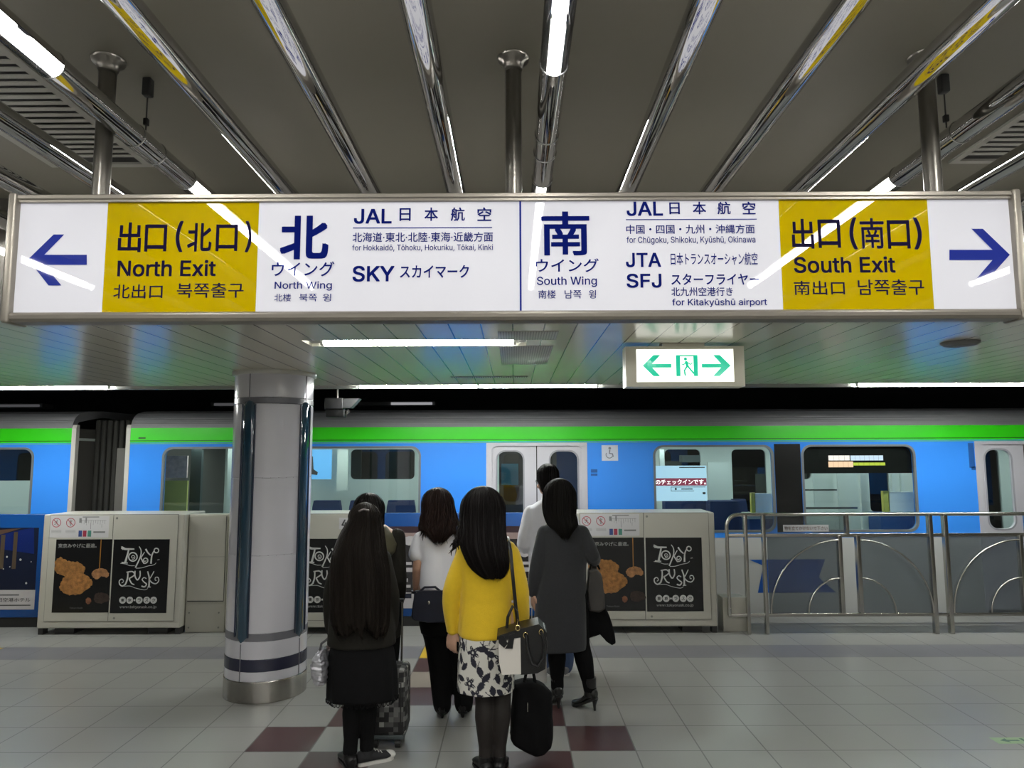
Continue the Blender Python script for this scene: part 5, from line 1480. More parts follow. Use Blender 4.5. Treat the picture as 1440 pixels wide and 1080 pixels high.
GOLD = mat('gold metal', (0.75, 0.58, 0.28), 0.2, 1.0)
RUBW = mat('white rubber', (0.60, 0.59, 0.56), 0.6)
def legs_std(k, lx, rx, ky=.02, ankz=.085):
    return (((-.082 * k, 0, .80 * k), (lx * .9 - .01, ky, .44 * k), (lx, -.01, ankz)), ((.082 * k, 0, .80 * k), (rx * .9 + .01, ky, .44 * k), (rx, -.01, ankz)))

# ---- woman in the mustard cardigan
def woman_yellow():
    f = Fig('woman with long black hair in mustard cardigan and floral skirt', 686, 4.2, 1.55); k = f.k; p = f.p
    hc = p(679, 716); head = (hc.x, 0, hc.z)
    shl, shr = (-.132, 0, 1.232), (.136, 0, 1.232)
    el, er = p(635, 832, -.02), p(732, 832, -.02); wl, wr = p(637, 886, .02), p(734, 880, .06)
    al, ar = p(683, 1064), p(701, 1064)
    legs = (((-.078, 0, .78), (p(684, 1000).x - .012, .02, .42), (al.x, -.01, .085)), ((.078, 0, .78), (p(705, 1000).x, .02, .42), (ar.x + .004, .0, .085)))
    f.body(head, ((shl, el, wl), (shr, er, wr)), legs, (((-.12, .05, -1), (.5, 1, 0), .75, 1), ((.1, .1, -1), (-1, .2, 0), 1.2, -1)))
    f.tights(CT_TIG)
    f.shoe((al.x, -.01), (-.35, 1), LEA); f.shoe((ar.x + .004, 0), (.1, 1), LEA)
    def card(g):
        g.loft(f.rows([(752, 672, 692, .05, 0), (757, 655, 712, .075, 0), (764, 643, 724, .092, 0), (785, 640, 728, .105, 0), (815, 646, 722, .112, 0), (845, 648, 719, .112, 0), (872, 646, 722, .128, 0), (891, 644.5, 723, .140, 0), (894, 648, 720, .132, 0)]))
        for sh, e, w in ((shl, el, wl), (shr, er, wr)):
            sh, e, w = Vector(sh), Vector(e), Vector(w)
            limb(g, [sh + Vector((0, 0, -.005)), e, w + (e - w) * .02], [.056, .050, .037], 18)
    f.cloth('cardigan', CT_YEL, card, fold=(.007, 7, 2.5))
    for w, e in ((wl, el), (wr, er)):
        d = (Vector(w) - Vector(e)).normalized(); g = MB(); g.tube([Vector(w) - d * .045, Vector(w) + d * .004], [.041, .037], 20); g.build('cuff', CT_YEL, f.root, local=True)
    # skirt with black leaves and flowers on ivory
    rows = f.rows([(872, 652, 716, .118, 0), (884, 647, 720, .130, 0), (910, 645, 722, .140, 0), (940, 643.5, 723, .146, 0), (967, 643, 723, .148, 0)], 8)
    prof = []
    src = [(872, 652, 716, .118), (884, 647, 720, .130), (910, 645, 722, .140), (940, 643.5, 723, .146), (968, 643, 723, .148)]
    n, m_ = 260, 120; vs = []; cs = []
    rnd = random.Random(12); shapes = []
    for _ in range(900):
        c = (rnd.uniform(-.5, .5), rnd.uniform(.38, .82)); kind = rnd.random()
        r = .040 if kind < .32 else .026
        if all((abs(((c[0] - q[0] + .5) % 1.0) - .5)) ** 2 + (c[1] - q[1]) ** 2 > ((r + q[2]) * .80) ** 2 for q in shapes):
            shapes.append((c[0], c[1], r, 'flower' if kind < .32 else 'leaf', rnd.uniform(0, math.pi)))
    stems = [(rnd.uniform(-.5, .5), rnd.uniform(.4, .8), rnd.uniform(0, math.pi)) for _ in range(46)]
    def pattern(u, z):
        for x, y, r, kd, a in shapes:
            du = ((u - x + .5) % 1.0) - .5; dz = z - y
            if abs(du) > .06 or abs(dz) > .06: continue
            ca, sa = math.cos(a), math.sin(a); pu, pv = du * ca + dz * sa, -du * sa + dz * ca
            if kd == 'leaf':
                l, w = r * 1.25, r * .62
                if abs(pu) < l and abs(pv) < w * (1 - (pu / l) ** 2): return 1
            else:
                rr = math.hypot(pu, pv); th = math.atan2(pv, pu)
                if rr < .007: return 0
                if rr < r * (.74 + .26 * math.cos(5 * th + a)) and not (abs(math.sin(2.5 * th + a * .5)) < .10 and rr > r * .35): return 1
        for x, y, a in stems:
            du = ((u - x + .5) % 1.0) - .5; dz = z - y
            if abs(du) > .07 or abs(dz) > .07: continue
            pu, pv = du * math.cos(a) + dz * math.sin(a), -du * math.sin(a) + dz * math.cos(a)
            if abs(pu) < .06 and abs(pv + 8 * pu * pu) < .0028: return 1
        return 0
    for i in range(m_):
        t = i / (m_ - 1) * (len(src) - 1); a = min(int(t), len(src) - 2); u = t - a
        py, xl, xr, ry = [src[a][q] + (src[a + 1][q] - src[a][q]) * u for q in range(4)]
        A, B = p(xl, py), p(xr, py)
        for j, v in enumerate(ring((A.x + B.x) / 2, 0, A.z, (B.x - A.x) / 2, ry, n, 2.2)):
            th = 2 * math.pi * j / n
            v.x *= 1 + .02 * (i / m_) * math.sin(th * 9); v.y *= 1 + .03 * (i / m_) * math.sin(th * 7 + 1)
            vs.append(v); q = pattern(j / n - .5, v.z); cs += ((.010, .010, .022, 1) if q else (.60, .59, .54, 1))
    fs = [(i * n + j, i * n + (j + 1) % n, (i + 1) * n + (j + 1) % n, (i + 1) * n + j) for i in range(m_ - 1) for j in range(n)]
    me = bpy.data.meshes.new('skirt'); me.from_pydata([tuple(v) for v in vs], [], fs)
    ca = me.color_attributes.new('print', 'FLOAT_COLOR', 'POINT'); ca.data.foreach_set('color', cs)
    for q in me.polygons: q.use_smooth = True
    ms = mat('floral skirt', (0.6, 0.6, 0.55), 0.8, bump=.1, bump_scale=200)
    at = nd(ms.node_tree, 'ShaderNodeVertexColor', layer_name='print'); ms.node_tree.links.new(at.outputs['Color'], ms.node_tree.nodes['Principled BSDF'].inputs['Base Color'])
    b = bmesh.new(); b.from_mesh(me); bmesh.ops.recalc_face_normals(b, faces=b.faces[:]); b.to_mesh(me); b.free()
    sk = link_mesh('skirt', me, ms, f.root); so = sk.modifiers.new('cloth', 'SOLIDIFY'); so.thickness = .004
    f.hair(H_BLK, dome(679, 683, 30.5, 33, .112, -.005) + [(726, 647.5, 709.5, .115, -.01), (745, 648, 710, .11, -.04), (765, 647.5, 712, .085, -.085), (785, 655, 714, .06, -.12), (799, 663, 714, .045, -.125), (810, 675, 709, .03, -.125), (815, 684, 703, .015, -.125)],
           front=.045, hairline=p(679, 706).z, seed=3, strands=170, tip=.07)
    g = MB(); rnd = random.Random(8)                                  # loose curls over the left shoulder
    for i in range(16):
        a = p(650 + rnd.uniform(-3, 3), 745 + rnd.uniform(-8, 6), -.07); e = p(634 + rnd.uniform(-3, 9), 768 + rnd.uniform(-6, 14), -.10 - rnd.uniform(0, .02))
        pts = [a.lerp(e, t) + Vector((.010 * math.sin(t * 9 + i), -.008 * math.cos(t * 9 + i), -.012 * math.sin(math.pi * t))) for t in (0, .15, .3, .45, .6, .75, .9, 1)]
        g.tube(pts, [.006, .0065, .0062, .0058, .005, .0042, .003, .001], 6)
    g.build('loose_curls', H_BLK, f.root, local=True)
    return f
FY = woman_yellow()

# ---- woman in the white T-shirt
def woman_white():
    f = Fig('woman with wavy brown hair in white T-shirt and black trousers', 617, 5.1, 1.53); k = f.k; p = f.p
    hc = p(615, 713); head = (hc.x, 0, hc.z)
    shl, shr = (-.128, 0, 1.215), (.130, 0, 1.215)
    el, er = p(586.5, 800, -.01), p(652, 795, 0); wl, wr = p(585, 830, .05), p(655, 830, .1)
    al, ar = p(622, 1000), p(652, 998)
    legs = (((-.078, 0, .77), (p(616, 925).x, .02, .42), (al.x, -.01, .085)), ((.078, 0, .77), (p(648, 925).x, .02, .42), (ar.x, .0, .085)))
    f.body(head, ((shl, el, wl), (shr, er, wr)), legs, (((0, .12, -1), (1, .2, 0), .5, 1), ((0, .3, -1), (-1, .2, 0), .6, -1)))
    def tee(g):
        g.loft(f.rows([(737, 606, 628, .05, 0), (741, 598, 638, .075, 0), (748, 589, 646, .09, 0), (765, 587, 648, .105, 0), (790, 592, 646, .105, 0), (812, 591, 646, .115, 0), (826, 590, 648, .122, 0), (828, 593, 645, .115, 0)]))
        for sh, e, s in ((shl, el, -1), (shr, er, 1)):
            sh, e = Vector(sh), Vector(e); q = sh.lerp(e, .5) + Vector((.012 * s, 0, 0))
            limb(g, [sh + Vector((0, 0, -.004)), q], [.060, .064], 18)
    f.cloth('t_shirt', CT_WHT, tee, fold=(.009, 10, 4))
    def trs(g):
        for (hp, kn, an), w in zip(legs, (1, 1)):
            hp, kn, an = Vector(hp), Vector(kn), Vector(an)
            limb(g, [hp, kn, an + Vector((0, 0, -.01))], [.098, .082, .066], 18)
        g.loft(f.rows([(818, 594, 643, .10, 0), (850, 589, 651, .12, 0), (875, 589, 655, .12, 0), (890, 592, 655, .10, 0)]))
    f.cloth('trousers', CT_TRS, trs, fold=(.006, 9, 3))
    f.shoe((al.x, -.01), (-.1, 1), LEA, .03); f.shoe((ar.x, 0), (.1, 1), LEA, .03)
    f.hair(H_BRN, dome(616, 685, 22, 27, .107) + [(722, 593.5, 640.5, .108, -.005), (733, 591, 644, .095, -.03), (744, 590, 645, .07, -.07), (752, 600, 634, .045, -.10), (760, 607, 626, .025, -.115), (765, 612, 622, .012, -.118)],
           front=.045, hairline=p(615, 706).z, seed=5, strands=190, tip=.14, groove=.011, curl=.010)
    g = MB(); rnd = random.Random(4)
    for i in range(46):
        u = rnd.uniform(-1, 1); a = p(617 + 22 * u, 715 + rnd.uniform(-8, 8), -.116 + .075 * u * u); q = p(617 + 29 * u + rnd.uniform(-3, 3), 752 + (1 - abs(u)) * 10 + rnd.uniform(-9, 6), -.140 + .065 * u * u)
        pts = [a.lerp(q, t) + Vector((.016 * t * math.sin(t * 9 + i), -.010 * t * math.cos(t * 8 + i * 2), 0)) for t in (j / 10 for j in range(11))]
        g.tube(pts, [.005, .006, .0065, .007, .007, .0065, .006, .005, .004, .003, .001], 6)
    g.build('loose_curls', H_BRN, f.root, local=True)
    g = MB(); g.tube([p(612, 738, -.06), p(620, 736, -.07), p(628, 738, -.06)], .012, 10); g.build('collar', CT_WHT, f.root, local=True)
    g = MB(); w = p(584.5, 832, .05); g.tube([w + Vector((0, 0, .008)), w + Vector((0, 0, -.010))], .031, 20); g.build('wrist_watch', LEA, f.root, local=True)
    return f
FW = woman_white()

# ---- woman in the charcoal coat
def woman_coat():
    f = Fig('woman with straight black hair in long charcoal coat and heeled boots', 792, 5.25, 1.57); k = f.k; p = f.p
    hc = p(787, 701); head = (hc.x, 0, hc.z)
    shl, shr = (-.132, 0, 1.238), (.138, 0, 1.238)
    el, er = p(755, 795, -.03), p(834, 782, -.02); wl, wr = p(750, 833, .0), p(835, 790, .2)
    al, ar = p(784, 966), p(829, 962)
    legs = (((-.080, 0, .80), (p(783, 925).x, .02, .44), (al.x, .02, .135)), ((.080, 0, .80), (p(817, 925).x, .0, .44), (ar.x, -.04, .135)))
    f.body(head, ((shl, el, wl), (shr, er, wr)), legs, (((-.05, .05, -1), (1, .3, 0), .6, 1), ((0, 1, -.05), (-.6, 0, -1), .8, -1)))
    f.tights(CT_BLK, .012, name='leggings')
    bm_ = mat('boot leather', (0.014, 0.014, 0.014), 0.28)
    f.shoe((al.x, .02), (-.15, 1), bm_, .075, length=.21); f.shoe((ar.x, -.04), (-.75, .65), bm_, .075, length=.21)
    for a, y in ((al, .02), (ar, -.04)):
        g = MB(); g.tube([(a.x, y, .09), (a.x, y, .15), (a.x - .003, y, .22)], [.046, .044, .048], 18); g.build('boot_shaft', bm_, f.root, local=True)
    def coat(g):
        g.loft(f.rows([(731, 778, 801, .055, 0), (737, 769, 812, .078, 0), (745, 761, 822, .092, 0), (765, 760, 826, .112, 0), (800, 760, 824, .118, 0), (830, 755, 824, .13, 0), (870, 751, 825, .145, 0), (905, 749, 826, .155, 0), (911, 749, 826, .157, 0), (912, 753, 822, .15, 0)]))
        for sh, e, w in ((shl, el, wl), (shr, er, wr)):
            sh, e, w = Vector(sh), Vector(e), Vector(w)
            limb(g, [sh + Vector((0, 0, -.004)), e, w + (e - w) * .03], [.058, .053, .043], 18)
    f.cloth('coat', CT_CHA, coat, fold=(.007, 6, 1.6))
    f.hair(H_GRY, dome(786.5, 672, 22, 27, .108) + [(712, 764, 808.5, .108, -.005), (725, 766, 808, .095, -.03), (738, 771, 811, .07, -.07), (745, 780, 806, .045, -.10), (752, 787, 802, .025, -.115), (758, 791, 799, .012, -.118)],
           front=.045, hairline=p(787, 694).z, seed=9, strands=150, tip=.10)
    return f
FC = woman_coat()

# ---- man in the white shirt
def man_white():
    f = Fig('man in white shirt and blue jeans beyond the woman in the coat', 774, 6.05, 1.68, True); k = f.k; p = f.p
    hc = p(770, 678); head = (hc.x, .01, hc.z)
    shl, shr = (-.165, 0, 1.325), (.165, 0, 1.325)
    el, er = p(736.5, 765, -.02), p(812, 765, -.02); wl, wr = p(744, 772, .23), p(803, 772, .23)
    al, ar = p(772, 936), p(795, 934)
    legs = (((-.09, 0, .84), (al.x, .02, .46), (al.x, -.01, .09)), ((.09, 0, .84), (ar.x, .02, .46), (ar.x, -.01, .09)))
    f.body(head, ((shl, el, wl), (shr, er, wr)), legs, (((.6, 1, .2), (.3, -.2, 1), .9, 1), ((-.6, 1, .2), (-.3, -.2, 1), .9, -1)), yaw=.55)
    def shirt(g):
        g.loft(f.rows([(703, 762, 785, .058, 0), (707, 753, 796, .08, 0), (714, 743, 806, .10, 0), (730, 741, 809, .118, 0), (770, 743, 806, .118, 0), (800, 743, 806, .130, 0), (822, 742, 807, .136, 0), (824, 745, 804, .13, 0)]))
        for sh, e, w in ((shl, el, wl), (shr, er, wr)):
            sh, e, w = Vector(sh), Vector(e), Vector(w)
            limb(g, [sh + Vector((0, 0, -.004)), e, e.lerp(w, .85)], [.062, .056, .042], 18)
    f.cloth('shirt', CT_SHT, shirt, fold=(.008, 9, 4))
    g = MB(); c = p(772, 702); g.lathe([(.062, -.02), (.066, .0), (.060, .022), (.054, .02), (.058, 0), (.056, -.02)], (c.x, .0, c.z), 28); g.build('shirt_collar', CT_SHT, f.root, local=True)
    def jns(g):
        for hp, kn, an in legs: limb(g, [(hp[0] * .85, hp[1], hp[2] - .03), kn, (an[0], an[1], an[2] - .03)], [.096, .078, .066], 18)
        g.loft([ring(0, 0, z, rx, ry) for z, rx, ry in ((.98, .13, .09), (.93, .148, .100), (.85, .155, .105), (.78, .15, .10))])
    f.cloth('jeans', CT_JEA, jns, fold=(.006, 10, 5))
    sh = mat('grey shoe', (0.16, 0.16, 0.17), 0.6)
    f.shoe((al.x, -.01), (-.1, 1), sh, sole=RUBW, length=.26); f.shoe((ar.x, -.01), (.1, 1), sh, sole=RUBW, length=.26)
    f.hair(H_BLK, dome(770.5, 651.5, 14.5, 16, .106, -.012) + [(677, 757, 785, .102, -.025), (687, 760, 783, .075, -.045), (693, 763, 781, .05, -.055)],
           front=-.005, hairline=p(770, 668).z, seed=11, strands=120, tip=.06, groove=.006)
    g = MB(); Rm = Matrix.Rotation(.55, 4, 'Z')
    for sx in (-1, 1):
        c = Vector(head); pts = [c + Rm @ Vector((.034 * sx + .022 * math.cos(a), .098, .006 + .016 * math.sin(a))) for a in (2 * math.pi * j / 16 for j in range(16))]
        g.tube(pts, .0018, 6, closed=True); g.tube([c + Rm @ Vector((.057 * sx, .096, .008)), c + Rm @ Vector((.079 * sx, .0, .0))], .0018, 6)
    g.tube([Vector(head) + Rm @ Vector((-.012, .100, .01)), Vector(head) + Rm @ Vector((.012, .100, .01))], .0018, 6)
    g.build('spectacles', M_black, f.root, local=True)
    return f
FM = man_white()

# ---- person beyond the long-haired woman
def person_hood():
    f = Fig('person in dark jacket with olive hood, mostly hidden behind the long-haired woman', 531, 4.95, 1.56); k = f.k; p = f.p
    hc = p(520, 722); head = (hc.x, 0, hc.z)
    shl, shr = (-.135, 0, 1.24), (.128, 0, 1.24)
    el, er = p(501, 815, -.02), p(560, 815, -.02); wl, wr = p(503, 860, .1), p(556, 858, .12)
    al, ar = p(520, 1006), p(543, 1006)
    legs = (((-.08, 0, .78), (p(522, 940).x, .02, .43), (al.x, -.01, .085)), ((.08, 0, .78), (p(545, 940).x, .02, .43), (ar.x, 0, .085)))
    f.body(head, ((shl, el, wl), (shr, er, wr)), legs, (((0, .3, -1), (1, .2, 0), .6, 1), ((0, .3, -1), (-1, .2, 0), .6, -1)))
    def jk(g):
        g.loft(f.rows([(746, 512, 550, .06, 0), (752, 504, 557, .09, 0), (765, 500, 560, .105, 0), (800, 501, 559, .115, 0), (850, 499, 562, .125, 0), (893, 498, 564, .135, 0), (896, 501, 561, .128, 0)]))
        for sh, e, w in ((shl, el, wl), (shr, er, wr)):
            sh, e, w = Vector(sh), Vector(e), Vector(w); limb(g, [sh, e, w], [.060, .058, .045], 18)
    f.cloth('jacket', CT_JKT, jk)
    def hd(g):
        g.loft(f.rows([(740, 515, 544, .07, -.02), (750, 508, 553, .10, -.03), (765, 505, 558, .10, -.06), (776, 512, 556, .07, -.085), (782, 520, 550, .03, -.09)]))
    f.cloth('hood', CT_OLV, hd, fold=(.006, 14, 10))
    def tr(g):
        for hp, kn, an in legs: limb(g, [hp, kn, an], [.098, .072, .058], 18)
    f.cloth('trousers', CT_TRS, tr)
    f.shoe((al.x, -.01), (-.1, 1), LEA); f.shoe((ar.x, 0), (.1, 1), LEA)
    f.hair(H_BLK, dome(518.5, 692.5, 20.5, 24, .105) + [(728, 498, 538.5, .105, -.005), (740, 500, 539, .09, -.02), (750, 505, 537, .06, -.05), (756, 512, 532, .03, -.07)],
           front=.045, hairline=p(520, 712).z, seed=21, strands=110, tip=.06)
    return f
FH = person_hood()

# ---- woman with hair to the waist
def woman_long():
    f = Fig('woman with waist-length dark hair, black skirt and canvas sneakers', 508, 4.3, 1.52); k = f.k; p = f.p
    hc = p(515, 739); head = (hc.x, 0, hc.z)
    shl, shr = (-.125, 0, 1.19), (.122, 0, 1.19)
    el, er = p(467, 835, -.01), p(549, 835, .0); wl, wr = p(468, 885, .06), p(548, 884, .1)
    al, ar = p(493, 1070), p(514, 1068)
    legs = (((-.075, 0, .76), (p(497, 1010).x, .02, .41), (al.x, -.02, .09)), ((.07, 0, .76), (p(515, 1010).x, .03, .41), (ar.x, .03, .09)))
    f.body(head, ((shl, el, wl), (shr, er, wr)), legs, (((0, .2, -1), (1, .2, 0), .9, 1), ((0, .2, -1), (-1, .2, 0), .9, -1)))
    f.tights(CT_BLK, .008, name='leggings')
    f.shoe((al.x, -.02), (-.5, 1), LEA); f.shoe((ar.x, .03), (.85, .5), mat('black canvas', (0.014, 0.014, 0.016), 0.85), sole=RUBW, toe_mat=RUBW, name='sneaker')
    def jk(g):
        g.loft(f.rows([(764, 500, 522, .05, 0), (769, 486, 537, .08, 0), (778, 473, 547, .098, 0), (800, 469, 550, .11, 0), (840, 467, 551, .118, 0), (880, 463, 554, .13, 0), (904, 461, 556, .138, 0), (907, 464, 553, .13, 0)]))
        for sh, e, w in ((shl, el, wl), (shr, er, wr)):
            sh, e, w = Vector(sh), Vector(e), Vector(w); limb(g, [sh, e, w], [.055, .052, .042], 18)
    f.cloth('jacket', CT_JKT, jk)
    src = [(898, 468, 549, .118), (915, 464, 554, .132), (945, 462, 557, .145), (975, 461, 558, .15), (980, 461, 558, .15)]
    g = MB(); rg = []
    for py, xl, xr, ry in src:
        A, B = p(xl, py), p(xr, py); R = ring((A.x + B.x) / 2, 0, A.z, (B.x - A.x) / 2, ry, 144, 2.2)
        for j, v in enumerate(R):
            if py > 920: v.x *= 1 + .03 * math.sin(j * 2 * math.pi / 144 * 8); v.y *= 1 + .04 * math.sin(j * 2 * math.pi / 144 * 8 + 1)
        rg.append(R)
    g.loft(rg, caps=False); sk = g.build('skirt', CT_BLK, f.root, local=True); so = sk.modifiers.new('cloth', 'SOLIDIFY'); so.thickness = .004
    g = MB(); R = rg[-1]; n = len(R)
    for j in range(0, n, 3):                                   # scalloped lace along the hem
        c = R[j]; t = (R[(j + 1) % n] - R[j - 1]).normalized()
        q = [c + t * (.0105 * math.cos(a)) + Vector((0, 0, .002 - .020 * math.sin(a))) for a in (math.pi * i / 8 for i in range(9))]
        g.tube(q, .0022, 6); g.tube([c, c + Vector((0, 0, -.018))], .0015, 6)
    g.build('lace_hem', CT_BLK, sk, local=True)
    f.hair(hair_mat('hair long brown black', (0.0105, 0.008, 0.0062), .5), dome(513.5, 706, 22, 26, .105) + [(747, 482, 538, .11, -.01), (765, 474, 540, .10, -.05), (782, 468, 543, .085, -.085), (802, 466, 547, .07, -.11), (830, 465, 548, .055, -.135), (860, 465, 547, .045, -.15), (885, 469, 545, .035, -.155), (902, 478, 538, .02, -.155)],
           front=.045, hairline=p(515, 730).z, seed=31, strands=260, tip=.16, groove=.010, curl=.004)
    g = MB(); c = p(512, 717, -.092); g.tube([c + Vector((-.03, 0, -.008)), c + Vector((0, -.012, .004)), c + Vector((.03, 0, -.004))], .006, 10); g.build('hair_clip', mat('hair clip', (0.20, 0.18, 0.17), 0.3, .6), f.root, local=True)
    return f
FL = woman_long()
# ------------------------------------------------------------------ bags and luggage
def at_px(px, py, Y): return at_y(px, py, Y)
def bag_box(g, Y, c, thick, inset=.0, n=6):
    """soft bag: outline corners in the photograph, thick along the view"""
    pts = [at_px(x, y, Y) for x, y in c]
    rings = []
    for dy, s in ((-thick / 2, .90), (-thick * .42, .97), (-thick * .2, 1.0), (thick * .2, 1.0), (thick * .42, .97), (thick / 2, .90)):
        m = sum(pts, Vector()) / len(pts)
        rings.append([m + (q - m) * s + Vector((0, dy, 0)) for q in pts])
    return g.loft(rings)
# black and white handbag on the arm of the woman in mustard
def handbag():
    Y = 3.98; c = at_px(733, 918, Y)
    t = thing('handbag', 'black and white leather handbag on the arm of the woman in mustard', 'handbag', c)
    k = Y / 985.0 * .985
    Q_ = lambda x, y, dy=0: at_px(x, y, Y + dy)
    top = [(700, 893), (768, 872)]; D = .085
    L = [Q_(700, 895), Q_(731, 888), Q_(765, 880), Q_(768, 900), Q_(765, 936), Q_(732, 943), Q_(706, 944), Q_(702, 925)]
    # body: white half and black half
    def half(cs, m, nm):
        g = MB(); P = [Q_(*q) for q in cs]; mid = sum(P, Vector()) / len(P); rg = []
        for dy, s in ((-D, .97), (-D * .9, 1), (D * .9, 1), (D, .97)): rg.append([mid + (q - mid) * s + Vector((0, dy, 0)) for q in P])
        g.loft(rg, smooth=False); return g.build(nm, m, t)
    half([(701, 898), (732, 890), (733, 942), (706, 943), (702, 925)], LEAW, 'white_side')
    half([(732, 889), (766, 880), (769, 900), (766, 935), (755, 941), (732, 943)], LEA, 'black_side')
    g = MB(); P = [Q_(699, 894), Q_(699.5, 889), Q_(730, 879), Q_(757, 872.5), Q_(768, 884), Q_(768, 890), Q_(732, 891)]
    mid = sum(P, Vector()) / len(P); g.loft([[mid + (q - mid) * s + Vector((0, dy, 0)) for q in P] for dy, s in ((-D * 1.03, 1), (D * 1.03, 1))], smooth=False); g.build('black_top', LEA, t)
    # pointed black flaps on the white side
    g = MB(); y0 = -D * 1.02
    for cs in ([(700, 895), (708, 893), (714, 905), (709, 911), (702, 905)], [(716, 893), (724, 890), (721, 912), (710, 912), (713, 908)]):
        g.prism([Q_(x, y, y0) for x, y in cs], (0, -.004, 0))
    g.build('corner_flaps', LEA, t)
    # handles: front one hanging down, rear one standing up round the arm
    g = MB(); g.tube([Q_(740, 893, y0 - .01), Q_(742, 912, y0 - .02), Q_(748, 934, y0 - .025), Q_(757, 938, y0 - .025), Q_(765, 925, y0 - .02), Q_(766, 905, y0 - .015), Q_(761, 889, y0 - .01)], .0085, 12); g.build('hanging_handle', LEA, t)
    g = MB(); g.tube([Q_(712, 890, .03), Q_(714, 868, .03), Q_(721, 852, .03), Q_(727, 860, .03), Q_(729, 882, .03)], .0085, 12); g.build('standing_handle', LEA, t)
    g = MB(); S = [(716, 758, .02), (718, 775, -.06), (722, 820, -.05), (726, 860, -.02), (729, 882, -.02)]
    sp = [Q_(x, y, dy + .06) for x, y, dy in S]; sp[0] = at_px(714, 755, 4.26)
    g.tube(sp, .010, 10, flat=(1, .35)); g.build('shoulder_strap', LEA, t)
    for x, y in ((739, 893), (761, 889), (728, 883)):
        g = MB(); c_ = Q_(x, y, y0 - .006); g.tube([c_ + Vector((.011 * math.cos(a), -.002, .014 * math.sin(a))) for a in (2 * math.pi * j / 16 for j in range(16))], .0028, 8, closed=True); g.build('gold_ring', GOLD, t)
    g = MB(); c_ = Q_(728, 874, -.06); g.tube([c_ + Vector((.003 * math.sin(i * 1.3), 0, .012 - .006 * i)) for i in range(6)], .0025, 8); g.build('chain_link', GOLD, t)
handbag()
def tote():
    Y = 4.36; Q_ = lambda x, y, dy=0: at_px(x, y, Y + dy)
    t = thing('tote_bag', 'large black cloth tote bag hanging behind the handbag of the woman in mustard', 'bag', Q_(750, 1000))
    g = MB()
    out = [(722, 957), (735, 955), (750, 957), (764, 963), (774, 972), (776, 1000), (778, 1035), (776, 1050), (766, 1058), (753, 1060), (738, 1053), (722, 1044), (717, 1036), (719, 1000)]
    P = [Q_(x, y) for x, y in out]; mid = sum(P, Vector()) / len(P)
    g.loft([[mid + (q - mid) * s + Vector((0, dy, 0)) for q in P] for dy, s in ((-.085, .72), (-.075, .90), (-.045, .985), (0, 1), (.045, .985), (.075, .9), (.085, .72))])
    me = fuse(g, .008, 3, (.010, 8, 6)); 
    for v in me.vertices: v.co -= WL[t.name]
    link_mesh('bag_body', me, CT_BLK, t)
    for dy in (-.03, .03):
        g = MB(); g.tube([Q_(737, 962, dy), Q_(741, 940, dy * .6), Q_(743.5, 908, .0), Q_(747, 908, .0), Q_(749, 940, dy * .6), Q_(753, 962, dy)], .009, 10, flat=(1, .4)); g.build('strap', CT_BLK, t)
    g = MB(); g.cyl(Q_(742, 988, -.088), Q_(742, 1001, -.088), .003, 8); g.build('zip_pull', M_steel, t)
tote()
def satchel():
    Y = 4.89; Q_ = lambda x, y, dy=0: at_px(x, y, Y + dy)
    t = thing('shoulder_bag', 'navy leather satchel at the back of the woman in the T-shirt', 'bag', Q_(604, 860))
    g = MB(); bag_box(g, Y, [(584, 831), (600, 829.5), (626, 831), (629, 846), (630, 868), (626, 874), (604, 874.5), (583, 871), (579, 866), (581, 848)], .10); g.build('bag_body', NVL, t)
    g = MB(); P = [Q_(x, y, -.052) for x, y in [(583, 831), (627, 830.5), (628.5, 850), (624, 852), (586, 852), (581, 849)]]; g.prism(P, (0, -.008, 0)); g.build('flap', NVL, t)
    g = MB(); c = Q_(603, 847.5, -.063); g.sphere(c, .011, 14, (.8, .4, 1.2)); g.build('clasp', M_steel, t)
    g = MB(); g.tube([Q_(590, 832, -.02), Q_(597, 826, -.02), Q_(612, 825.5, -.02), Q_(620, 832, -.02)], .008, 10); g.build('top_handle', NVL, t)
    g = MB(); g.tube([Q_(626, 832, 0), Q_(640, 790, .03), Q_(645, 760, .04), Q_(643, 742, .10), Q_(640, 736, .17)], .009, 10, flat=(1, .4)); g.build('shoulder_strap', NVL, t)
    for x in (586, 624):
        g = MB(); g.sphere(Q_(x, 833, -.055), .006, 10); g.build('rivet', M_steel, t)
satchel()
def silver_bag():
    Y = 4.30; Q_ = lambda x, y, dy=0: at_px(x, y, Y + dy)
    t = thing('shoulder_bag', 'shiny silver quilted bag at the left hip of the long-haired woman', 'bag', Q_(453, 935))
    g = MB(); out = [(450, 914), (458, 909), (463, 916), (465, 940), (463, 958), (455, 961), (446, 956), (441.5, 944), (442, 930), (445, 920)]
    P = [Q_(*q) for q in out]; mid = sum(P, Vector()) / len(P)
    g.loft([[mid + (q - mid) * s + Vector((0, dy, 0)) for q in P] for dy, s in ((-.12, .6), (-.10, .85), (-.05, 1), (.05, 1), (.10, .85), (.12, .6))])
    me = fuse(g, .005, 2, (.010, 22, 60))
    for v in me.vertices: v.co -= WL[t.name]
    link_mesh('bag_body', me, mat('silver quilted cloth', (0.50, 0.50, 0.54), 0.28, .7, noise_amt=.2, noise_scale=30), t)
    for dy in (-.04, .05):
        g = MB(); g.tube([Q_(449, 918, dy), Q_(452, 905, dy), Q_(459, 900, dy), Q_(466, 893, dy * .5)], .007, 10); g.build('strap', mat('grey strap', (0.07, 0.07, 0.075), 0.5), t)
silver_bag()
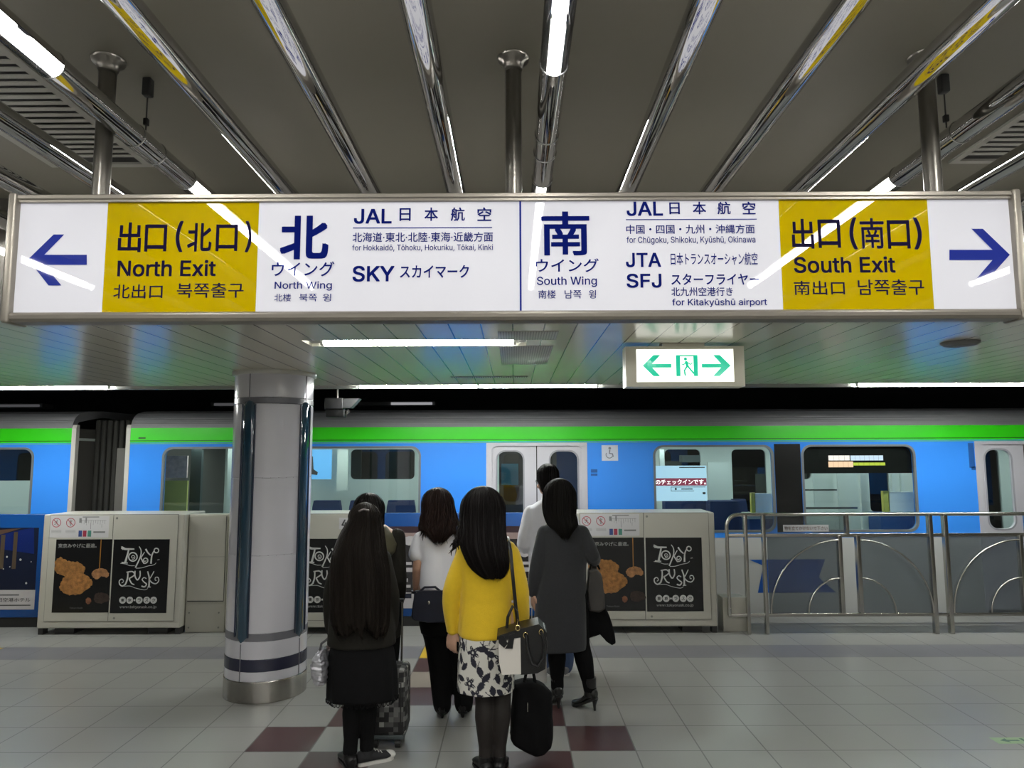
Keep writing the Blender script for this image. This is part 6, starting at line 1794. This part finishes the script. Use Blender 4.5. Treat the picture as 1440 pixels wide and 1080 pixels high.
def suitcase():
    Y = 4.52; a = at_px(515, 1056, Y); b = at_px(571, 942, Y)
    x0, x1, z0, z1 = a.x, b.x, .055, b.z; D = .23; cx = (x0 + x1) / 2
    t = thing('suitcase', 'black and grey checked wheeled suitcase behind the long-haired woman', 'suitcase', (cx, Y + D / 2, 0))
    m = mat('checked suitcase cloth', (0.02, 0.02, 0.02), 0.7)
    nt = m.node_tree; bs = nt.nodes['Principled BSDF']; tc = nd(nt, 'ShaderNodeTexCoord'); ck = nd(nt, 'ShaderNodeTexChecker'); ck.inputs['Scale'].default_value = 34
    mp = nd(nt, 'ShaderNodeMapping'); mp.inputs['Location'].default_value = (.013, .011, .012); nt.links.new(tc.outputs['Object'], mp.inputs['Vector'])
    vo = nd(nt, 'ShaderNodeTexWhiteNoise', noise_dimensions='3D'); sn = nd(nt, 'ShaderNodeVectorMath', operation='SNAP'); sn.inputs[1].default_value = (1 / 34,) * 3
    nt.links.new(mp.outputs[0], ck.inputs['Vector']); nt.links.new(mp.outputs[0], sn.inputs[0]); nt.links.new(sn.outputs[0], vo.inputs['Vector'])
    ck.inputs['Color1'].default_value = (.012, .012, .013, 1); 
    rp = nd(nt, 'ShaderNodeValToRGB'); rp.color_ramp.interpolation = 'CONSTANT'; rp.color_ramp.elements[0].color = (.012, .012, .013, 1); rp.color_ramp.elements[1].position = .42; rp.color_ramp.elements[1].color = (.085, .085, .083, 1)
    for q_, c_ in ((.66, (.03, .03, .03, 1)), (.80, (.15, .15, .145, 1)), (.94, (.34, .34, .32, 1))):
        e = rp.color_ramp.elements.new(q_); e.color = c_
    nt.links.new(vo.outputs['Value'], rp.inputs['Fac']); nt.links.new(rp.outputs['Color'], bs.inputs['Base Color'])
    g = MB(); g.rbox(x0, Y, z0 + .02, x1, Y + D, z1, .035, seg=4); g.build('case', m, t)
    g = MB(); g.rbox(x0 + .01, Y + .01, z0, x1 - .01, Y + D - .01, z0 + .03, .008); g.build('base', mat('suitcase base', (0.06, 0.075, 0.08), 0.5), t)
    for x in (x0 + .05, x1 - .05):
        for y in (Y + .04, Y + D - .04):
            g = MB(); g.cyl((x - .016, y, .028), (x + .016, y, .028), .0275, 20); w = g.build('wheel', M_black, t)
            g = MB(); g.box(x - .02, y - .02, .03, x + .02, y + .02, z0 + .01); g.build('wheel_fork', M_black, w)
    for x in (cx - .06, cx + .06):
        g = MB(); g.cyl((x, Y + D - .03, z1 - .01), (x, Y + D - .03, .86), .007, 10); g.build('pull_rod', M_pole, t)
    g = MB(); g.tube([(cx - .07, Y + D - .03, .86), (cx + .07, Y + D - .03, .86)], .013, 12); g.build('pull_grip', M_black, t)
    g = MB(); yy = Y - .006; g.tube([(x0 + .03, yy + .008, z0 + .09), (x0 + .03, yy, z1 - .08), (x1 - .03, yy, z1 - .08), (x1 - .03, yy + .008, z0 + .09)], .004, 8); g.build('zip', M_black, t)
suitcase()
def arm_load():
    Y = 5.22; Q_ = lambda x, y, dy=0: at_px(x, y, Y + dy)
    t = thing('shoulder_bag', 'dark grey bag hanging from the bent arm of the woman in the charcoal coat', 'bag', Q_(838, 830))
    g = MB(); bag_box(g, Y + .06, [(827, 800), (838, 797), (845, 808), (849, 830), (850, 856), (842, 860), (828, 858), (825, 830)], .12)
    me = fuse(g, .006, 2, (.006, 12, 8))
    for v in me.vertices: v.co -= WL[t.name]
    link_mesh('bag_body', me, mat('dark grey cloth', (0.040, 0.037, 0.034), 0.7), t)
    g = MB(); g.tube([Q_(829, 803, .03), Q_(831, 794, .02), Q_(838, 790, .05), Q_(843, 800, .09)], .008, 10); g.build('strap', CT_BLK, t)
    t = thing('folded_coat', 'black coat draped under the bent arm of the woman in the charcoal coat', 'coat', Q_(845, 880))
    g = MB(); bag_box(g, Y + .10, [(826, 850), (840, 846), (850, 852), (856, 866), (863, 888), (865, 903), (860, 907), (852, 901), (843, 890), (836, 894), (824, 897), (823, 870)], .09)
    me = fuse(g, .006, 2, (.008, 10, 4))
    for v in me.vertices: v.co -= WL[t.name]
    link_mesh('cloth', me, CT_BLK, t)
arm_load()
def shopping_bag():
    Y = 5.48; Q_ = lambda x, y, dy=0: at_px(x, y, Y + dy)
    t = thing('paper_bag', 'white paper shopping bag held low by the woman in the charcoal coat', 'bag', Q_(758, 930))
    a, b = Q_(742, 958), Q_(768, 905)
    g = MB()
    pts = [(a.x, a.z), (b.x, a.z), (b.x, b.z), (a.x, b.z)]
    g.prism([(x, Y - .05, z) for x, z in pts], (0, .10, 0)); g.build('bag_body', mat('white paper', (0.62, 0.61, 0.60), 0.6), t)
    g = MB(); w = Q_(750, 852, -.20)
    for dy in (-.03, .03): g.tube([(a.x + .03, Y + dy, b.z), (w.x - .004, Y + dy * .3, w.z + .01), (w.x + .012, Y + dy * .3, w.z + .01), (b.x - .03, Y + dy, b.z)], .0025, 8)
    g.build('cord_handles', mat('paper cord', (0.4, 0.38, 0.34), 0.8), t)
shopping_bag()
